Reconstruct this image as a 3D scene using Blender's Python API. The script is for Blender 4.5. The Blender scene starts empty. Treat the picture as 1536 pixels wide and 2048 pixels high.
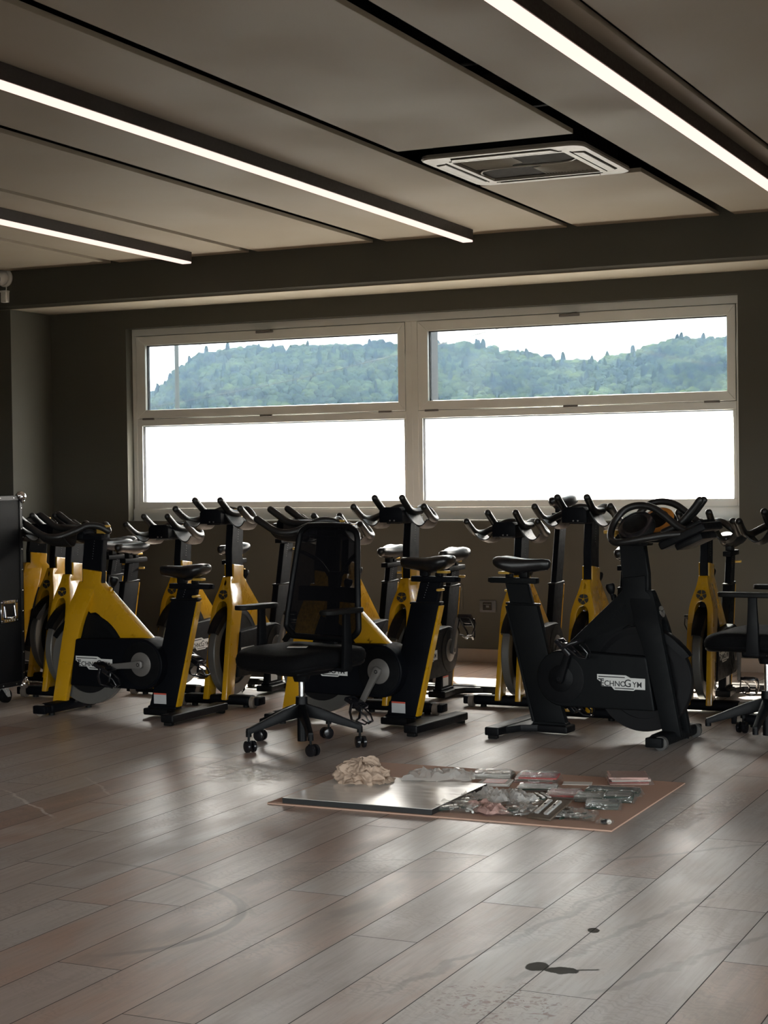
import bpy, bmesh, math, random
from mathutils import Vector, Matrix, Euler, noise as mnoise

random.seed(7)
SC = bpy.context.scene
COL = SC.collection
R = math.radians

# ------------------------------------------------------------------ camera
F_PX, YAW, PITCH, ROLL, CAM_H = 3358.04, -.43890, -.0216, .0129, 1.25
fw = Vector((math.sin(YAW) * math.cos(PITCH), math.cos(YAW) * math.cos(PITCH), math.sin(PITCH)))
r0 = Vector((math.cos(YAW), -math.sin(YAW), 0)); d0 = fw.cross(r0)
rt = math.cos(ROLL) * r0 + math.sin(ROLL) * d0
dn = -math.sin(ROLL) * r0 + math.cos(ROLL) * d0
cd = bpy.data.cameras.new('camera'); cam = bpy.data.objects.new('camera', cd); COL.objects.link(cam)
m3 = Matrix((rt, -dn, -fw)).transposed()
cam.matrix_world = Matrix.Translation((0, 0, CAM_H)) @ m3.to_4x4()
cd.sensor_fit = 'VERTICAL'; cd.sensor_height = 24.0; cd.lens = F_PX / 2048 * 24.0
cd.clip_start = .05; cd.clip_end = 6000
SC.camera = cam

# ------------------------------------------------------------------ world, sun, exposure
SKY = 4.2
W = bpy.data.worlds.new('sky'); SC.world = W; W.use_nodes = True
wn = W.node_tree.nodes; wl = W.node_tree.links
for n in list(wn): wn.remove(n)
wo = wn.new('ShaderNodeOutputWorld'); wb = wn.new('ShaderNodeBackground')
wb.inputs['Color'].default_value = (.93, .97, 1, 1); wb.inputs['Strength'].default_value = SKY
wl.new(wb.outputs[0], wo.inputs[0])
sd = bpy.data.lights.new('sun', 'SUN'); sun = bpy.data.objects.new('sun', sd); COL.objects.link(sun)
sd.energy = 38.0; sd.angle = R(.6); sd.color = (1, .90, .76)
SUN_EL = R(45.5); sdir = Vector((.5 * math.cos(SUN_EL), -.866 * math.cos(SUN_EL), -math.sin(SUN_EL)))
sun.rotation_euler = sdir.to_track_quat('-Z', 'Y').to_euler()
sun.location = (-10, 30, 40)
# sampling portal across the window opening
pd = bpy.data.lights.new('window_portal', 'AREA'); po = bpy.data.objects.new('window_portal', pd); COL.objects.link(po)
pd.shape = 'RECTANGLE'; pd.size = 4.5; pd.size_y = .62; pd.cycles.is_portal = True
po.location = (-4.69, 10.58, 1.99); po.rotation_euler = (R(-90), 0, 0)
VS = SC.view_settings
SC.display_settings.display_device = 'sRGB'
VS.view_transform = 'Standard'; VS.look = 'None'; VS.gamma = 1.0; VS.use_curve_mapping = False
VS.exposure = 1.5
CY = SC.cycles
CY.max_bounces = 10; CY.diffuse_bounces = 5; CY.glossy_bounces = 4; CY.transmission_bounces = 6
CY.transparent_max_bounces = 16; CY.volume_bounces = 0
CY.sample_clamp_indirect = 6.0
CY.caustics_reflective = False; CY.caustics_refractive = False

# ------------------------------------------------------------------ materials
MATS = {}
class NT:
    """small node-tree writer"""
    def __init__(s, name):
        s.m = bpy.data.materials.new(name); s.m.use_nodes = True
        s.t = s.m.node_tree; s.t.nodes.clear()
        s.out = s.t.nodes.new('ShaderNodeOutputMaterial')
    def n(s, kind, **kw):
        nd = s.t.nodes.new('ShaderNode' + kind)
        for k, v in kw.items():
            if hasattr(nd, k): setattr(nd, k, v)
        return nd
    def put(s, sock, v):
        if hasattr(v, 'is_output'): s.t.links.new(v, sock)
        elif v is not None: sock.default_value = v
    def math(s, op, a, b=None, c=None, clamp=False):
        nd = s.t.nodes.new('ShaderNodeMath'); nd.operation = op; nd.use_clamp = clamp
        s.put(nd.inputs[0], a)
        if b is not None: s.put(nd.inputs[1], b)
        if c is not None: s.put(nd.inputs[2], c)
        return nd.outputs[0]
    def mix(s, f, a, b, blend='MIX'):
        nd = s.t.nodes.new('ShaderNodeMix'); nd.data_type = 'RGBA'; nd.blend_type = blend
        s.put(nd.inputs[0], f); s.put(nd.inputs[6], a); s.put(nd.inputs[7], b)
        return nd.outputs[2]
    def noise(s, vec, scale, detail=3, rough=.55, dist=0):
        nd = s.t.nodes.new('ShaderNodeTexNoise')
        s.put(nd.inputs['Vector'], vec); nd.inputs['Scale'].default_value = scale
        nd.inputs['Detail'].default_value = detail; nd.inputs['Roughness'].default_value = rough
        nd.inputs['Distortion'].default_value = dist
        return nd.outputs[0]
    def ramp(s, f, p0, p1, v0=0., v1=1.):
        nd = s.t.nodes.new('ShaderNodeMapRange'); nd.interpolation_type = 'SMOOTHSTEP'
        s.put(nd.inputs[0], f)
        for i, v in enumerate((p0, p1, v0, v1)): nd.inputs[i + 1].default_value = v
        return nd.outputs[0]
    def coord(s, which='Object'):
        return s.t.nodes.new('ShaderNodeTexCoord').outputs[which]
    def mapv(s, vec, scale=(1, 1, 1), loc=(0, 0, 0), rot=(0, 0, 0)):
        nd = s.t.nodes.new('ShaderNodeMapping'); s.put(nd.inputs[0], vec)
        nd.inputs[1].default_value = loc; nd.inputs[2].default_value = rot; nd.inputs[3].default_value = scale
        return nd.outputs[0]
    def bsdf(s, **kw):
        b = s.t.nodes.new('ShaderNodeBsdfPrincipled')
        for k, v in kw.items(): s.put(b.inputs[k], v)
        s.t.links.new(b.outputs[0], s.out.inputs[0])
        return b
    def bump(s, h, strength=.2, dist=.01):
        nd = s.t.nodes.new('ShaderNodeBump'); nd.inputs['Strength'].default_value = strength
        nd.inputs['Distance'].default_value = dist; s.put(nd.inputs['Height'], h)
        return nd.outputs[0]

def c4(c): return (c[0], c[1], c[2], 1)

def simple(name, col, rough=.5, metal=0., var=.12, scale=30, spec=.5, coat=0, bump=0., bscale=300):
    t = NT(name); o = t.coord()
    f = t.noise(o, scale, 3)
    a = c4([x * (1 - var) for x in col]); b = c4([min(1, x * (1 + var)) for x in col])
    cc = t.mix(f, a, b)
    rr = t.ramp(f, .3, .7, rough * .9, min(1, rough * 1.1))
    bs = t.bsdf(**{'Base Color': cc, 'Roughness': rr, 'Metallic': metal, 'Specular IOR Level': spec, 'Coat Weight': coat, 'Coat Roughness': .08})
    if bump: t.put(bs.inputs['Normal'], t.bump(t.noise(o, bscale, 2), bump, .002))
    MATS[name] = t.m
    return t.m

simple('black_plastic', (.0028, .0031, .0040), .45, spec=.16, bump=.15, bscale=500)
simple('black_gloss', (.008, .008, .010), .22)
simple('black_paint', (.0022, .0027, .0044), .55, var=.08, spec=.10)
simple('charcoal_paint', (.0038, .0046, .0054), .55, var=.08, spec=.14)
simple('rubber', (.004, .004, .004), .6, spec=.2)
simple('saddle_vinyl', (.007, .007, .008), .33, bump=.2, bscale=350)
simple('grip_rubber', (.007, .007, .007), .42, bump=.2, bscale=700)
simple('yellow_paint', (.47, .245, .004), .28, var=.05, scale=6, coat=.5)
simple('gold_lever', (.55, .34, .06), .35, metal=.3)
simple('grey_metal', (.15, .14, .13), .42, metal=.35, var=.06)
simple('wheel_grey', (.12, .115, .105), .40, metal=.25, var=.05)
simple('wheel_black', (.006, .006, .007), .45, spec=.2)
simple('chrome', (.75, .75, .76), .14, metal=1, var=.04)
simple('roller_tan', (.20, .165, .135), .6)
simple('roller_pale', (.07, .068, .064), .5)
simple('white_print', (.62, .62, .60), .5, var=.03)
simple('black_print', (.012, .012, .014), .5)
simple('red_print', (.50, .07, .04), .5)
simple('label_grey', (.42, .42, .42), .5)
simple('orange_print', (.62, .24, .03), .45)
simple('seat_fabric', (.0026, .0026, .0032), .85, var=.25, scale=200, spec=.12, bump=.4, bscale=900)
simple('ceiling_panel', (.24, .203, .155), .75, var=.04, scale=1.3, spec=.25)
simple('void_black', (.006, .006, .006), .9, spec=.1)
simple('wall_paint', (.066, .064, .051), .62, var=.03, scale=2.0, spec=.3, bump=.06, bscale=140)
simple('soffit_bounce_tone', (.34, .30, .23), .6, var=.03, scale=2)  # wall tone lightened: light bounced up from the sunlit floor, put into the colour
simple('skirting', (.30, .235, .19), .45, var=.08)
simple('aluminium', (.70, .71, .68), .38, metal=.25, var=.05, scale=9)
simple('gasket', (.012, .012, .012), .6)
simple('lamp_housing', (.016, .011, .009), .45, var=.2, scale=60, bump=.4, bscale=500)
simple('ac_plastic', (.20, .18, .15), .45, var=.02)
simple('ac_grille', (.030, .028, .025), .85, spec=.05)
simple('ac_line', (.30, .28, .24), .5)
simple('camera_white', (.62, .60, .56), .4)
simple('lens_black', (.004, .004, .005), .12)
simple('socket_plate', (.06, .064, .07), .35)
simple('case_laminate', (.005, .0054, .0066), .5, spec=.08, var=.1, scale=200, bump=.2, bscale=900)
simple('case_edge', (.010, .010, .011), .35, metal=.2, spec=.2)
simple('board_cardboard', (.50, .32, .24), .75, var=.07, scale=12)
simple('panel_edge', (.012, .012, .012), .5)
simple('rag_cotton', (.42, .315, .24), .9, var=.12, scale=20, spec=.2, bump=.5, bscale=260)
simple('paper', (.66, .64, .60), .7)
simple('paper_pink', (.52, .33, .29), .6)
simple('paper_red', (.34, .055, .05), .5, var=.5, scale=55)
simple('card_green', (.022, .040, .030), .35, var=.6, scale=60)
simple('card_brown', (.10, .075, .055), .5, var=.5, scale=50)
simple('card_grey', (.30, .30, .29), .45, var=.3, scale=70)
simple('steel', (.72, .72, .70), .28, metal=.55)
simple('concrete', (.16, .155, .16), .8)
simple('asphalt', (.06, .06, .056), .9, var=.1, scale=.5)
simple('pole_grey', (.16, .17, .17), .7)
simple('wire_dark', (.05, .05, .055), .6)

def m_panel():
    t = NT('white_laminate'); o = t.coord()
    f = t.noise(t.mapv(o, (3, 14, 3)), 2.2, 4)
    t.bsdf(**{'Base Color': t.mix(f, (.78, .73, .67, 1), (.86, .84, .80, 1)), 'Roughness': t.ramp(f, .3, .7, .14, .24)})
    MATS['white_laminate'] = t.m
m_panel()

def m_bag(name='clear_film', dif=.07):
    t = NT(name); o = t.coord()
    f = t.noise(o, 45, 3)
    tr = t.n('BsdfTransparent'); tr.inputs[0].default_value = (.93, .93, .92, 1)
    gl = t.n('BsdfGlossy'); gl.inputs[0].default_value = (.95, .95, .95, 1); gl.inputs['Roughness'].default_value = .07
    df = t.n('BsdfDiffuse'); df.inputs[0].default_value = (.75, .73, .70, 1)
    t.put(gl.inputs['Normal'], t.bump(f, .7, .01))
    m1 = t.n('MixShader'); t.put(m1.inputs[0], .17); t.t.links.new(tr.outputs[0], m1.inputs[1]); t.t.links.new(gl.outputs[0], m1.inputs[2])
    m2 = t.n('MixShader'); t.put(m2.inputs[0], dif); t.t.links.new(m1.outputs[0], m2.inputs[1]); t.t.links.new(df.outputs[0], m2.inputs[2])
    t.t.links.new(m2.outputs[0], t.out.inputs[0]); MATS[name] = t.m
m_bag(); m_bag('white_film', .55); m_bag('grey_film', .30)

def m_mesh():
    t = NT('back_mesh'); o = t.coord()
    w = t.noise(o, 90, 2)
    tr = t.n('BsdfTransparent'); tr.inputs[0].default_value = (1, 1, 1, 1)
    df = t.n('BsdfPrincipled'); df.inputs['Base Color'].default_value = (.003, .003, .0045, 1); df.inputs['Roughness'].default_value = .8; df.inputs['Specular IOR Level'].default_value = .1
    m = t.n('MixShader'); t.put(m.inputs[0], t.ramp(w, .2, .8, .90, .95))
    t.t.links.new(tr.outputs[0], m.inputs[1]); t.t.links.new(df.outputs[0], m.inputs[2])
    t.t.links.new(m.outputs[0], t.out.inputs[0]); MATS['back_mesh'] = t.m
m_mesh()

def m_glass(name, tint):
    t = NT(name); o = t.coord()
    f = t.ramp(t.noise(t.mapv(o, (1, 1, 3)), 2.5, 4), .45, .75, .0, .003)
    tr = t.n('BsdfTransparent'); tr.inputs[0].default_value = tint
    gl = t.n('BsdfGlossy'); gl.inputs['Roughness'].default_value = .02
    lw = t.n('LayerWeight'); lw.inputs[0].default_value = .5
    fr = t.math('ADD', .04, t.math('MULTIPLY', t.math('POWER', lw.outputs['Facing'], 5.), .9))
    df = t.n('BsdfTranslucent'); df.inputs[0].default_value = (.8, .85, .9, 1)
    m = t.n('MixShader'); t.t.links.new(fr, m.inputs[0]); t.t.links.new(tr.outputs[0], m.inputs[1]); t.t.links.new(gl.outputs[0], m.inputs[2])
    m2 = t.n('MixShader'); t.put(m2.inputs[0], f); t.t.links.new(m.outputs[0], m2.inputs[1]); t.t.links.new(df.outputs[0], m2.inputs[2])
    t.t.links.new(m2.outputs[0], t.out.inputs[0]); MATS[name] = t.m
m_glass('window_glass', (.50, .525, .525, 1)); m_glass('fill_glass', (.95, .96, .95, 1))

def m_frost():
    t = NT('frosted_film'); o = t.coord()
    f = t.noise(t.mapv(o, (1, 1, 1.6)), 1.6, 4)
    sm = t.noise(t.mapv(o, (26, 1, 1.2)), 1.0, 3)
    col = t.mix(t.ramp(f, .35, .7), (.78, .79, .80, 1), (.86, .86, .85, 1))
    col = t.mix(t.ramp(sm, .62, .75, 0, .25), col, (.93, .93, .93, 1))
    tl = t.n('BsdfTranslucent'); t.put(tl.inputs[0], col)
    gl = t.n('BsdfGlossy'); gl.inputs['Roughness'].default_value = .25; gl.inputs[0].default_value = (.9, .9, .9, 1)
    df = t.n('BsdfDiffuse'); df.inputs[0].default_value = (.5, .5, .5, 1)
    m = t.n('MixShader'); t.put(m.inputs[0], .04); t.t.links.new(tl.outputs[0], m.inputs[1]); t.t.links.new(gl.outputs[0], m.inputs[2])
    m2 = t.n('MixShader'); t.put(m2.inputs[0], .12); t.t.links.new(m.outputs[0], m2.inputs[1]); t.t.links.new(df.outputs[0], m2.inputs[2])
    tp = t.n('BsdfTransparent'); tp.inputs[0].default_value = (.97, .97, .95, 1)
    m3 = t.n('MixShader'); t.put(m3.inputs[0], .32); t.t.links.new(m2.outputs[0], m3.inputs[1]); t.t.links.new(tp.outputs[0], m3.inputs[2])
    t.t.links.new(m3.outputs[0], t.out.inputs[0]); MATS['frosted_film'] = t.m
m_frost()

def m_led():
    t = NT('led_diffuser'); o = t.coord()
    f = t.noise(o, 3, 1)
    e = t.n('Emission'); t.put(e.inputs[0], t.mix(f, (1, .69, .60, 1), (1, .74, .65, 1))); e.inputs[1].default_value = .50
    t.t.links.new(e.outputs[0], t.out.inputs[0]); MATS['led_diffuser'] = t.m
m_led()

def m_forest():
    t = NT('forest_leaves'); o = t.coord()
    at = t.n('Attribute', attribute_name='tint'); at.attribute_type = 'GEOMETRY'
    f = t.noise(o, .45, 3)
    a = t.mix(at.outputs['Fac'], (.005, .011, .010, 1), (.076, .100, .040, 1))
    cc = t.mix(t.ramp(f, .3, .7, 0, .6), a, (.036, .056, .022, 1))
    d = t.n('BsdfDiffuse'); t.put(d.inputs[0], cc); t.t.links.new(d.outputs[0], t.out.inputs[0]); MATS['forest_leaves'] = t.m
    t = NT('hill_soil'); d = t.n('BsdfDiffuse'); t.put(d.inputs[0], t.mix(t.noise(t.coord(), .2, 3), (.006, .012, .004, 1), (.010, .017, .006, 1))); t.t.links.new(d.outputs[0], t.out.inputs[0]); MATS['hill_soil'] = t.m
m_forest()

# ------------------------------------------------------------------ mesh building
class MB:
    def __init__(s): s.bm = bmesh.new(); s.mi = 0
    def _merge(s, tb, mat=None):
        if mat is not None: bmesh.ops.transform(tb, matrix=mat, verts=tb.verts)
        bmesh.ops.recalc_face_normals(tb, faces=tb.faces)
        me = bpy.data.meshes.new('tmp'); tb.to_mesh(me); tb.free()
        n0 = len(s.bm.faces)
        s.bm.from_mesh(me); bpy.data.meshes.remove(me)
        s.bm.faces.ensure_lookup_table()
        for i in range(n0, len(s.bm.faces)): s.bm.faces[i].material_index = s.mi
        return s
    def _bev(s, tb, w, seg=2, ang=35):
        if w <= 0: return
        es = [e for e in tb.edges if len(e.link_faces) == 2 and e.calc_face_angle(0) > R(ang)]
        if es: bmesh.ops.bevel(tb, geom=es, offset=w, segments=seg, affect='EDGES', profile=.6, clamp_overlap=True)
    def box(s, lo, hi, bev=0., seg=2, mat=None):
        tb = bmesh.new()
        vs = [tb.verts.new((x, y, z)) for x in (lo[0], hi[0]) for y in (lo[1], hi[1]) for z in (lo[2], hi[2])]
        for f in ((0, 1, 3, 2), (4, 6, 7, 5), (0, 4, 5, 1), (2, 3, 7, 6), (0, 2, 6, 4), (1, 5, 7, 3)):
            tb.faces.new([vs[i] for i in f])
        bmesh.ops.recalc_face_normals(tb, faces=tb.faces)
        s._bev(tb, bev, seg); return s._merge(tb, mat)
    def prism(s, pts, axis, a, b, bev=0., seg=2, mat=None):
        """polygon pts in the plane across axis, extruded from a to b. axis y: pts are (x,z); x: (y,z); z: (x,y)"""
        tb = bmesh.new()
        def P(p, h):
            return (p[0], h, p[1]) if axis == 'y' else (h, p[0], p[1]) if axis == 'x' else (p[0], p[1], h)
        A = [tb.verts.new(P(p, a)) for p in pts]; B = [tb.verts.new(P(p, b)) for p in pts]
        tb.faces.new(A); tb.faces.new(B[::-1]); n = len(pts)
        for i in range(n): tb.faces.new((A[i], A[(i + 1) % n], B[(i + 1) % n], B[i]))
        bmesh.ops.recalc_face_normals(tb, faces=tb.faces)
        s._bev(tb, bev, seg); return s._merge(tb, mat)
    def loft(s, rings, cap=True, bev=0., seg=2, mat=None, ang=35):
        tb = bmesh.new()
        V = [[tb.verts.new(p) for p in r] for r in rings]; n = len(rings[0])
        for i in range(len(V) - 1):
            for j in range(n): tb.faces.new((V[i][j], V[i][(j + 1) % n], V[i + 1][(j + 1) % n], V[i + 1][j]))
        if cap: tb.faces.new(V[0][::-1]); tb.faces.new(V[-1])
        bmesh.ops.recalc_face_normals(tb, faces=tb.faces)
        s._bev(tb, bev, seg, ang); return s._merge(tb, mat)
    def tube(s, path, r, n=12, cap=True, round_ends=False, flat=1.0, mat=None):
        pts = [Vector(p) for p in path]
        rs = r if isinstance(r, (list, tuple)) else [r] * len(pts)
        rings = []; up = None
        for i, p in enumerate(pts):
            t = (pts[min(i + 1, len(pts) - 1)] - pts[max(i - 1, 0)]).normalized()
            if up is None:
                up = Vector((0, 0, 1)) if abs(t.z) < .9 else Vector((1, 0, 0))
            u = (up - t * up.dot(t)).normalized(); v = t.cross(u); up = u
            rings.append((p, t, u, v, rs[i]))
        out = []
        def ring(p, u, v, rr): return [p + u * (rr * flat * math.cos(a)) + v * (rr * math.sin(a)) for a in (2 * math.pi * k / n for k in range(n))]
        if round_ends:
            p, t, u, v, rr = rings[0]
            for a in (75, 50, 25): out.append(ring(p - t * rr * math.sin(R(a)), u, v, rr * math.cos(R(a))))
        for p, t, u, v, rr in rings: out.append(ring(p, u, v, rr))
        if round_ends:
            p, t, u, v, rr = rings[-1]
            for a in (25, 50, 75): out.append(ring(p + t * rr * math.sin(R(a)), u, v, rr * math.cos(R(a))))
        return s.loft(out, cap, mat=mat)
    def cyl(s, p0, p1, r, r1=None, n=20, bev=0., mat=None):
        p0, p1 = Vector(p0), Vector(p1); t = (p1 - p0).normalized()
        up = Vector((0, 0, 1)) if abs(t.z) < .9 else Vector((1, 0, 0))
        u = (up - t * up.dot(t)).normalized(); v = t.cross(u); r1 = r if r1 is None else r1
        an = [2 * math.pi * k / n for k in range(n)]
        return s.loft([[p + u * (rr * math.cos(a)) + v * (rr * math.sin(a)) for a in an] for p, rr in ((p0, r), (p1, r1))], True, bev, mat=mat)
    def lathe(s, c, axis, prof, n=32, mat=None):
        """prof: (radius, offset along axis), closed by its ends"""
        c = Vector(c); t = Vector(axis).normalized()
        up = Vector((0, 0, 1)) if abs(t.z) < .9 else Vector((1, 0, 0))
        u = (up - t * up.dot(t)).normalized(); v = t.cross(u)
        an = [2 * math.pi * k / n for k in range(n)]
        return s.loft([[c + t * h + u * (max(r, 1e-4) * math.cos(a)) + v * (max(r, 1e-4) * math.sin(a)) for a in an] for r, h in prof], prof[0] != prof[-1], mat=mat)
    def ball(s, c, r, scl=(1, 1, 1), sub=2, mat=None):
        tb = bmesh.new(); bmesh.ops.create_icosphere(tb, subdivisions=sub, radius=r)
        M = Matrix.Translation(c) @ Matrix.Diagonal((scl[0], scl[1], scl[2], 1))
        bmesh.ops.transform(tb, matrix=M, verts=tb.verts); return s._merge(tb, mat)
    def grid(s, P, mat=None, thick=0.):
        tb = bmesh.new(); V = [[tb.verts.new(p) for p in row] for row in P]
        for i in range(len(V) - 1):
            for j in range(len(V[0]) - 1): tb.faces.new((V[i][j], V[i][j + 1], V[i + 1][j + 1], V[i + 1][j]))
        if thick: 
            bmesh.ops.recalc_face_normals(tb, faces=tb.faces)
            bmesh.ops.solidify(tb, geom=tb.faces[:], thickness=thick)
        return s._merge(tb, mat)
    def build(s, name, mats, parent=None, loc=(0, 0, 0), rot=(0, 0, 0), ang=38, flat=False):
        me = bpy.data.meshes.new(name); s.bm.to_mesh(me); s.bm.free()
        if not isinstance(mats, (list, tuple)): mats = [mats]
        for m in mats: me.materials.append(MATS[m] if isinstance(m, str) else m)
        if not flat:
            me.polygons.foreach_set('use_smooth', [True] * len(me.polygons))
            me.set_sharp_from_angle(angle=R(ang))
        o = bpy.data.objects.new(name, me); COL.objects.link(o)
        o.location = loc; o.rotation_euler = rot
        if parent: o.parent = parent
        return o

def tag(o, label=None, cat=None, group=None, kind=None):
    if label: o['label'] = label
    if cat: o['category'] = cat
    if group: o['group'] = group
    if kind: o['kind'] = kind
    return o

def empty(name, loc=(0, 0, 0), rz=0, label=None, cat=None, group=None):
    o = bpy.data.objects.new(name, None); COL.objects.link(o); o.empty_display_size = .1
    o.location = loc; o.rotation_euler = (0, 0, rz)
    return tag(o, label, cat, group)

def copy_tree(o, parent=None):
    c = o.copy(); COL.objects.link(c); c.parent = parent
    for ch in list(o.children): copy_tree(ch, c)
    return c

def text_mesh(body, size, extrude=.0004, spacing=1.0, xscale=1.0, bold=.0003):
    cu = bpy.data.curves.new('txt', 'FONT'); cu.body = body; cu.size = size; cu.extrude = extrude
    cu.align_x = 'CENTER'; cu.align_y = 'CENTER'; cu.space_character = spacing; cu.resolution_u = 3; cu.offset = bold
    o = bpy.data.objects.new('txt', cu); COL.objects.link(o)
    bpy.context.view_layer.update()
    dg = bpy.context.evaluated_depsgraph_get()
    me = bpy.data.meshes.new_from_object(o.evaluated_get(dg))
    bpy.data.objects.remove(o); bpy.data.curves.remove(cu)
    if xscale != 1: me.transform(Matrix.Diagonal((xscale, 1, 1, 1)))
    return me

def add_mesh(mb, me, mat):
    tb = bmesh.new(); tb.from_mesh(me); mb._merge(tb, mat)

# ================================================================== SETTING
YW, YB, ZS, ZC = 10.39, 9.909, 2.49, 2.767
XL, XR, Y0 = -9.0, 4.0, -2.0
WT = .17        # outer wall thickness at the window

# ---- floor: real planks, each with its own tint, joints taken from the room
def build_floor():
    P, X00 = .1975, -1.041
    joints = {0: 4.729, 1: 3.792, 2: 4.998, 3: 4.536, 4: 4.075, 5: 5.094, 6: 4.447, 7: 3.555, 8: 4.158, 11: 4.457, -1: 4.216}
    L = 1.83
    bm = bmesh.new(); uv = bm.loops.layers.uv.new('UVMap'); cl = bm.loops.layers.float_color.new('tint')
    rnd = random.Random(5)
    k0, k1 = int((X00 - XR) / P) - 1, int((X00 - XL) / P) + 1
    for k in range(k0, k1 + 1):
        x1 = X00 - k * P; x0 = x1 - P
        j = joints.get(k, rnd.uniform(3, 3 + L))
        a = j - math.ceil((j - Y0) / L) * L
        while a < YW + .1:
            ya, yb = max(a, Y0), min(a + L, YW + .1)
            if yb > ya + .001:
                v = [bm.verts.new(p) for p in ((x0, ya, 0), (x1, ya, 0), (x1, yb, 0), (x0, yb, 0))]
                f = bm.faces.new(v); t = (rnd.random(), rnd.random(), rnd.random(), 1)
                for lp, q in zip(f.loops, ((0, ya - a), (P, ya - a), (P, yb - a), (0, yb - a))):
                    lp[uv].uv = q; lp[cl] = t
            a += L
    me = bpy.data.meshes.new('floor'); bm.to_mesh(me); bm.free()
    o = bpy.data.objects.new('floor', me); COL.objects.link(o); o['kind'] = 'structure'
    # material
    t = NT('floor_planks')
    u = t.n('UVMap', uv_map='UVMap').outputs[0]; ob = t.coord()
    at = t.n('Attribute', attribute_name='tint'); sep = t.n('SeparateColor'); t.t.links.new(at.outputs['Color'], sep.inputs[0])
    r1, r2, r3 = sep.outputs[0], sep.outputs[1], sep.outputs[2]
    su = t.n('SeparateXYZ'); t.put(su.inputs[0], u); ux, uy = su.outputs[0], su.outputs[1]
    off = t.n('CombineXYZ'); t.put(off.inputs[0], t.math('MULTIPLY', r1, 37.)); t.put(off.inputs[1], t.math('MULTIPLY', r2, 53.))
    av = t.n('VectorMath'); av.operation = 'ADD'; t.put(av.inputs[0], u); t.put(av.inputs[1], off.outputs[0])
    pv = av.outputs[0]
    grain = t.noise(t.mapv(pv, (38, 2.2, 1)), 1.6, 5, .62, .6)
    fine = t.noise(t.mapv(pv, (160, 9, 1)), 1.4, 3, .6)
    cloud = t.noise(t.mapv(pv, (5, 1.6, 1)), 1.7, 3, .5, .4)
    wv = t.n('TexWave'); wv.bands_direction = 'Y'; t.put(wv.inputs['Vector'], t.mapv(pv, (1.4, 1, 1), rot=(0, 0, .25)))
    wv.inputs['Scale'].default_value = 11; wv.inputs['Distortion'].default_value = 14; wv.inputs['Detail'].default_value = 2
    wv.inputs['Detail Scale'].default_value = 1.3
    ripple = t.math('MULTIPLY', t.ramp(wv.outputs[1], .55, 1.), t.ramp(t.noise(pv, 2.3, 2), .45, .65))
    base = t.mix(t.ramp(r3, .25, .75), (.40, .27, .21, 1), (.42, .385, .36, 1))
    base = t.mix(t.ramp(cloud, .35, .65, 0, .75), base, t.mix(r1, (.27, .20, .165, 1), (.52, .455, .41, 1)))
    base = t.mix(t.ramp(grain, .38, .72, 0, .38), base, (.24, .185, .15, 1))
    base = t.mix(t.ramp(fine, .5, .8, 0, .25), base, (.50, .45, .40, 1))
    base = t.mix(t.math('MULTIPLY', ripple, .34), base, (.20, .155, .13, 1))
    # dust, scuffs, wheel tracks and spills, each with a shape of its own
    so = t.n('SeparateXYZ'); t.put(so.inputs[0], ob); X, Y = so.outputs[0], so.outputs[1]
    wob = t.noise(ob, 7, 3); wob2 = t.math('MULTIPLY', t.math('SUBTRACT', wob, .5), .12)
    def ell(cx, cy, rx, ry, ang=0, jag=1., soft=.25):
        ca, sa = math.cos(ang), math.sin(ang)
        dx = t.math('SUBTRACT', X, cx); dy = t.math('SUBTRACT', Y, cy)
        a = t.math('ADD', t.math('MULTIPLY', dx, ca / rx), t.math('MULTIPLY', dy, sa / rx))
        b = t.math('ADD', t.math('MULTIPLY', dx, -sa / ry), t.math('MULTIPLY', dy, ca / ry))
        d = t.math('SQRT', t.math('ADD', t.math('MULTIPLY', a, a), t.math('MULTIPLY', b, b)))
        d = t.math('ADD', d, t.math('MULTIPLY', t.math('SUBTRACT', t.noise(ob, 24, 3), .5), jag))
        return t.ramp(d, 1 - soft, 1, 1, 0)
    def arc(cx, cy, r, w, a0, a1, k=1.):
        dx = t.math('SUBTRACT', X, cx); dy = t.math('SUBTRACT', Y, cy)
        d = t.math('SQRT', t.math('ADD', t.math('MULTIPLY', dx, dx), t.math('MULTIPLY', dy, dy)))
        e = t.ramp(t.math('ABSOLUTE', t.math('SUBTRACT', d, r)), w * .4, w, 1, 0)
        an = t.math('ARCTAN2', dy, dx); mid, half = (a0 + a1) / 2, (a1 - a0) / 2
        g = t.ramp(t.math('ABSOLUTE', t.math('SUBTRACT', an, mid)), half * .6, half, 1, 0)
        return t.math('MULTIPLY', t.math('MULTIPLY', e, g), k)
    def line(x0, y0, x1, y1, w, k=1.):
        L_ = math.hypot(x1 - x0, y1 - y0); ux_, uy_ = (x1 - x0) / L_, (y1 - y0) / L_
        dx = t.math('ADD', t.math('SUBTRACT', X, x0), wob2); dy = t.math('SUBTRACT', Y, y0)
        s_ = t.math('ADD', t.math('MULTIPLY', dx, ux_), t.math('MULTIPLY', dy, uy_))
        n_ = t.math('ABSOLUTE', t.math('ADD', t.math('MULTIPLY', dx, -uy_), t.math('MULTIPLY', dy, ux_)))
        g = t.ramp(t.math('ABSOLUTE', t.math('SUBTRACT', s_, L_ / 2)), L_ * .35, L_ * .5, 1, 0)
        return t.math('MULTIPLY', t.math('MULTIPLY', t.ramp(n_, w * .3, w, 1, 0), g), k)
    def acc(lst):
        v = lst[0]
        for q in lst[1:]: v = t.math('MAXIMUM', v, q)
        return v
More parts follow.
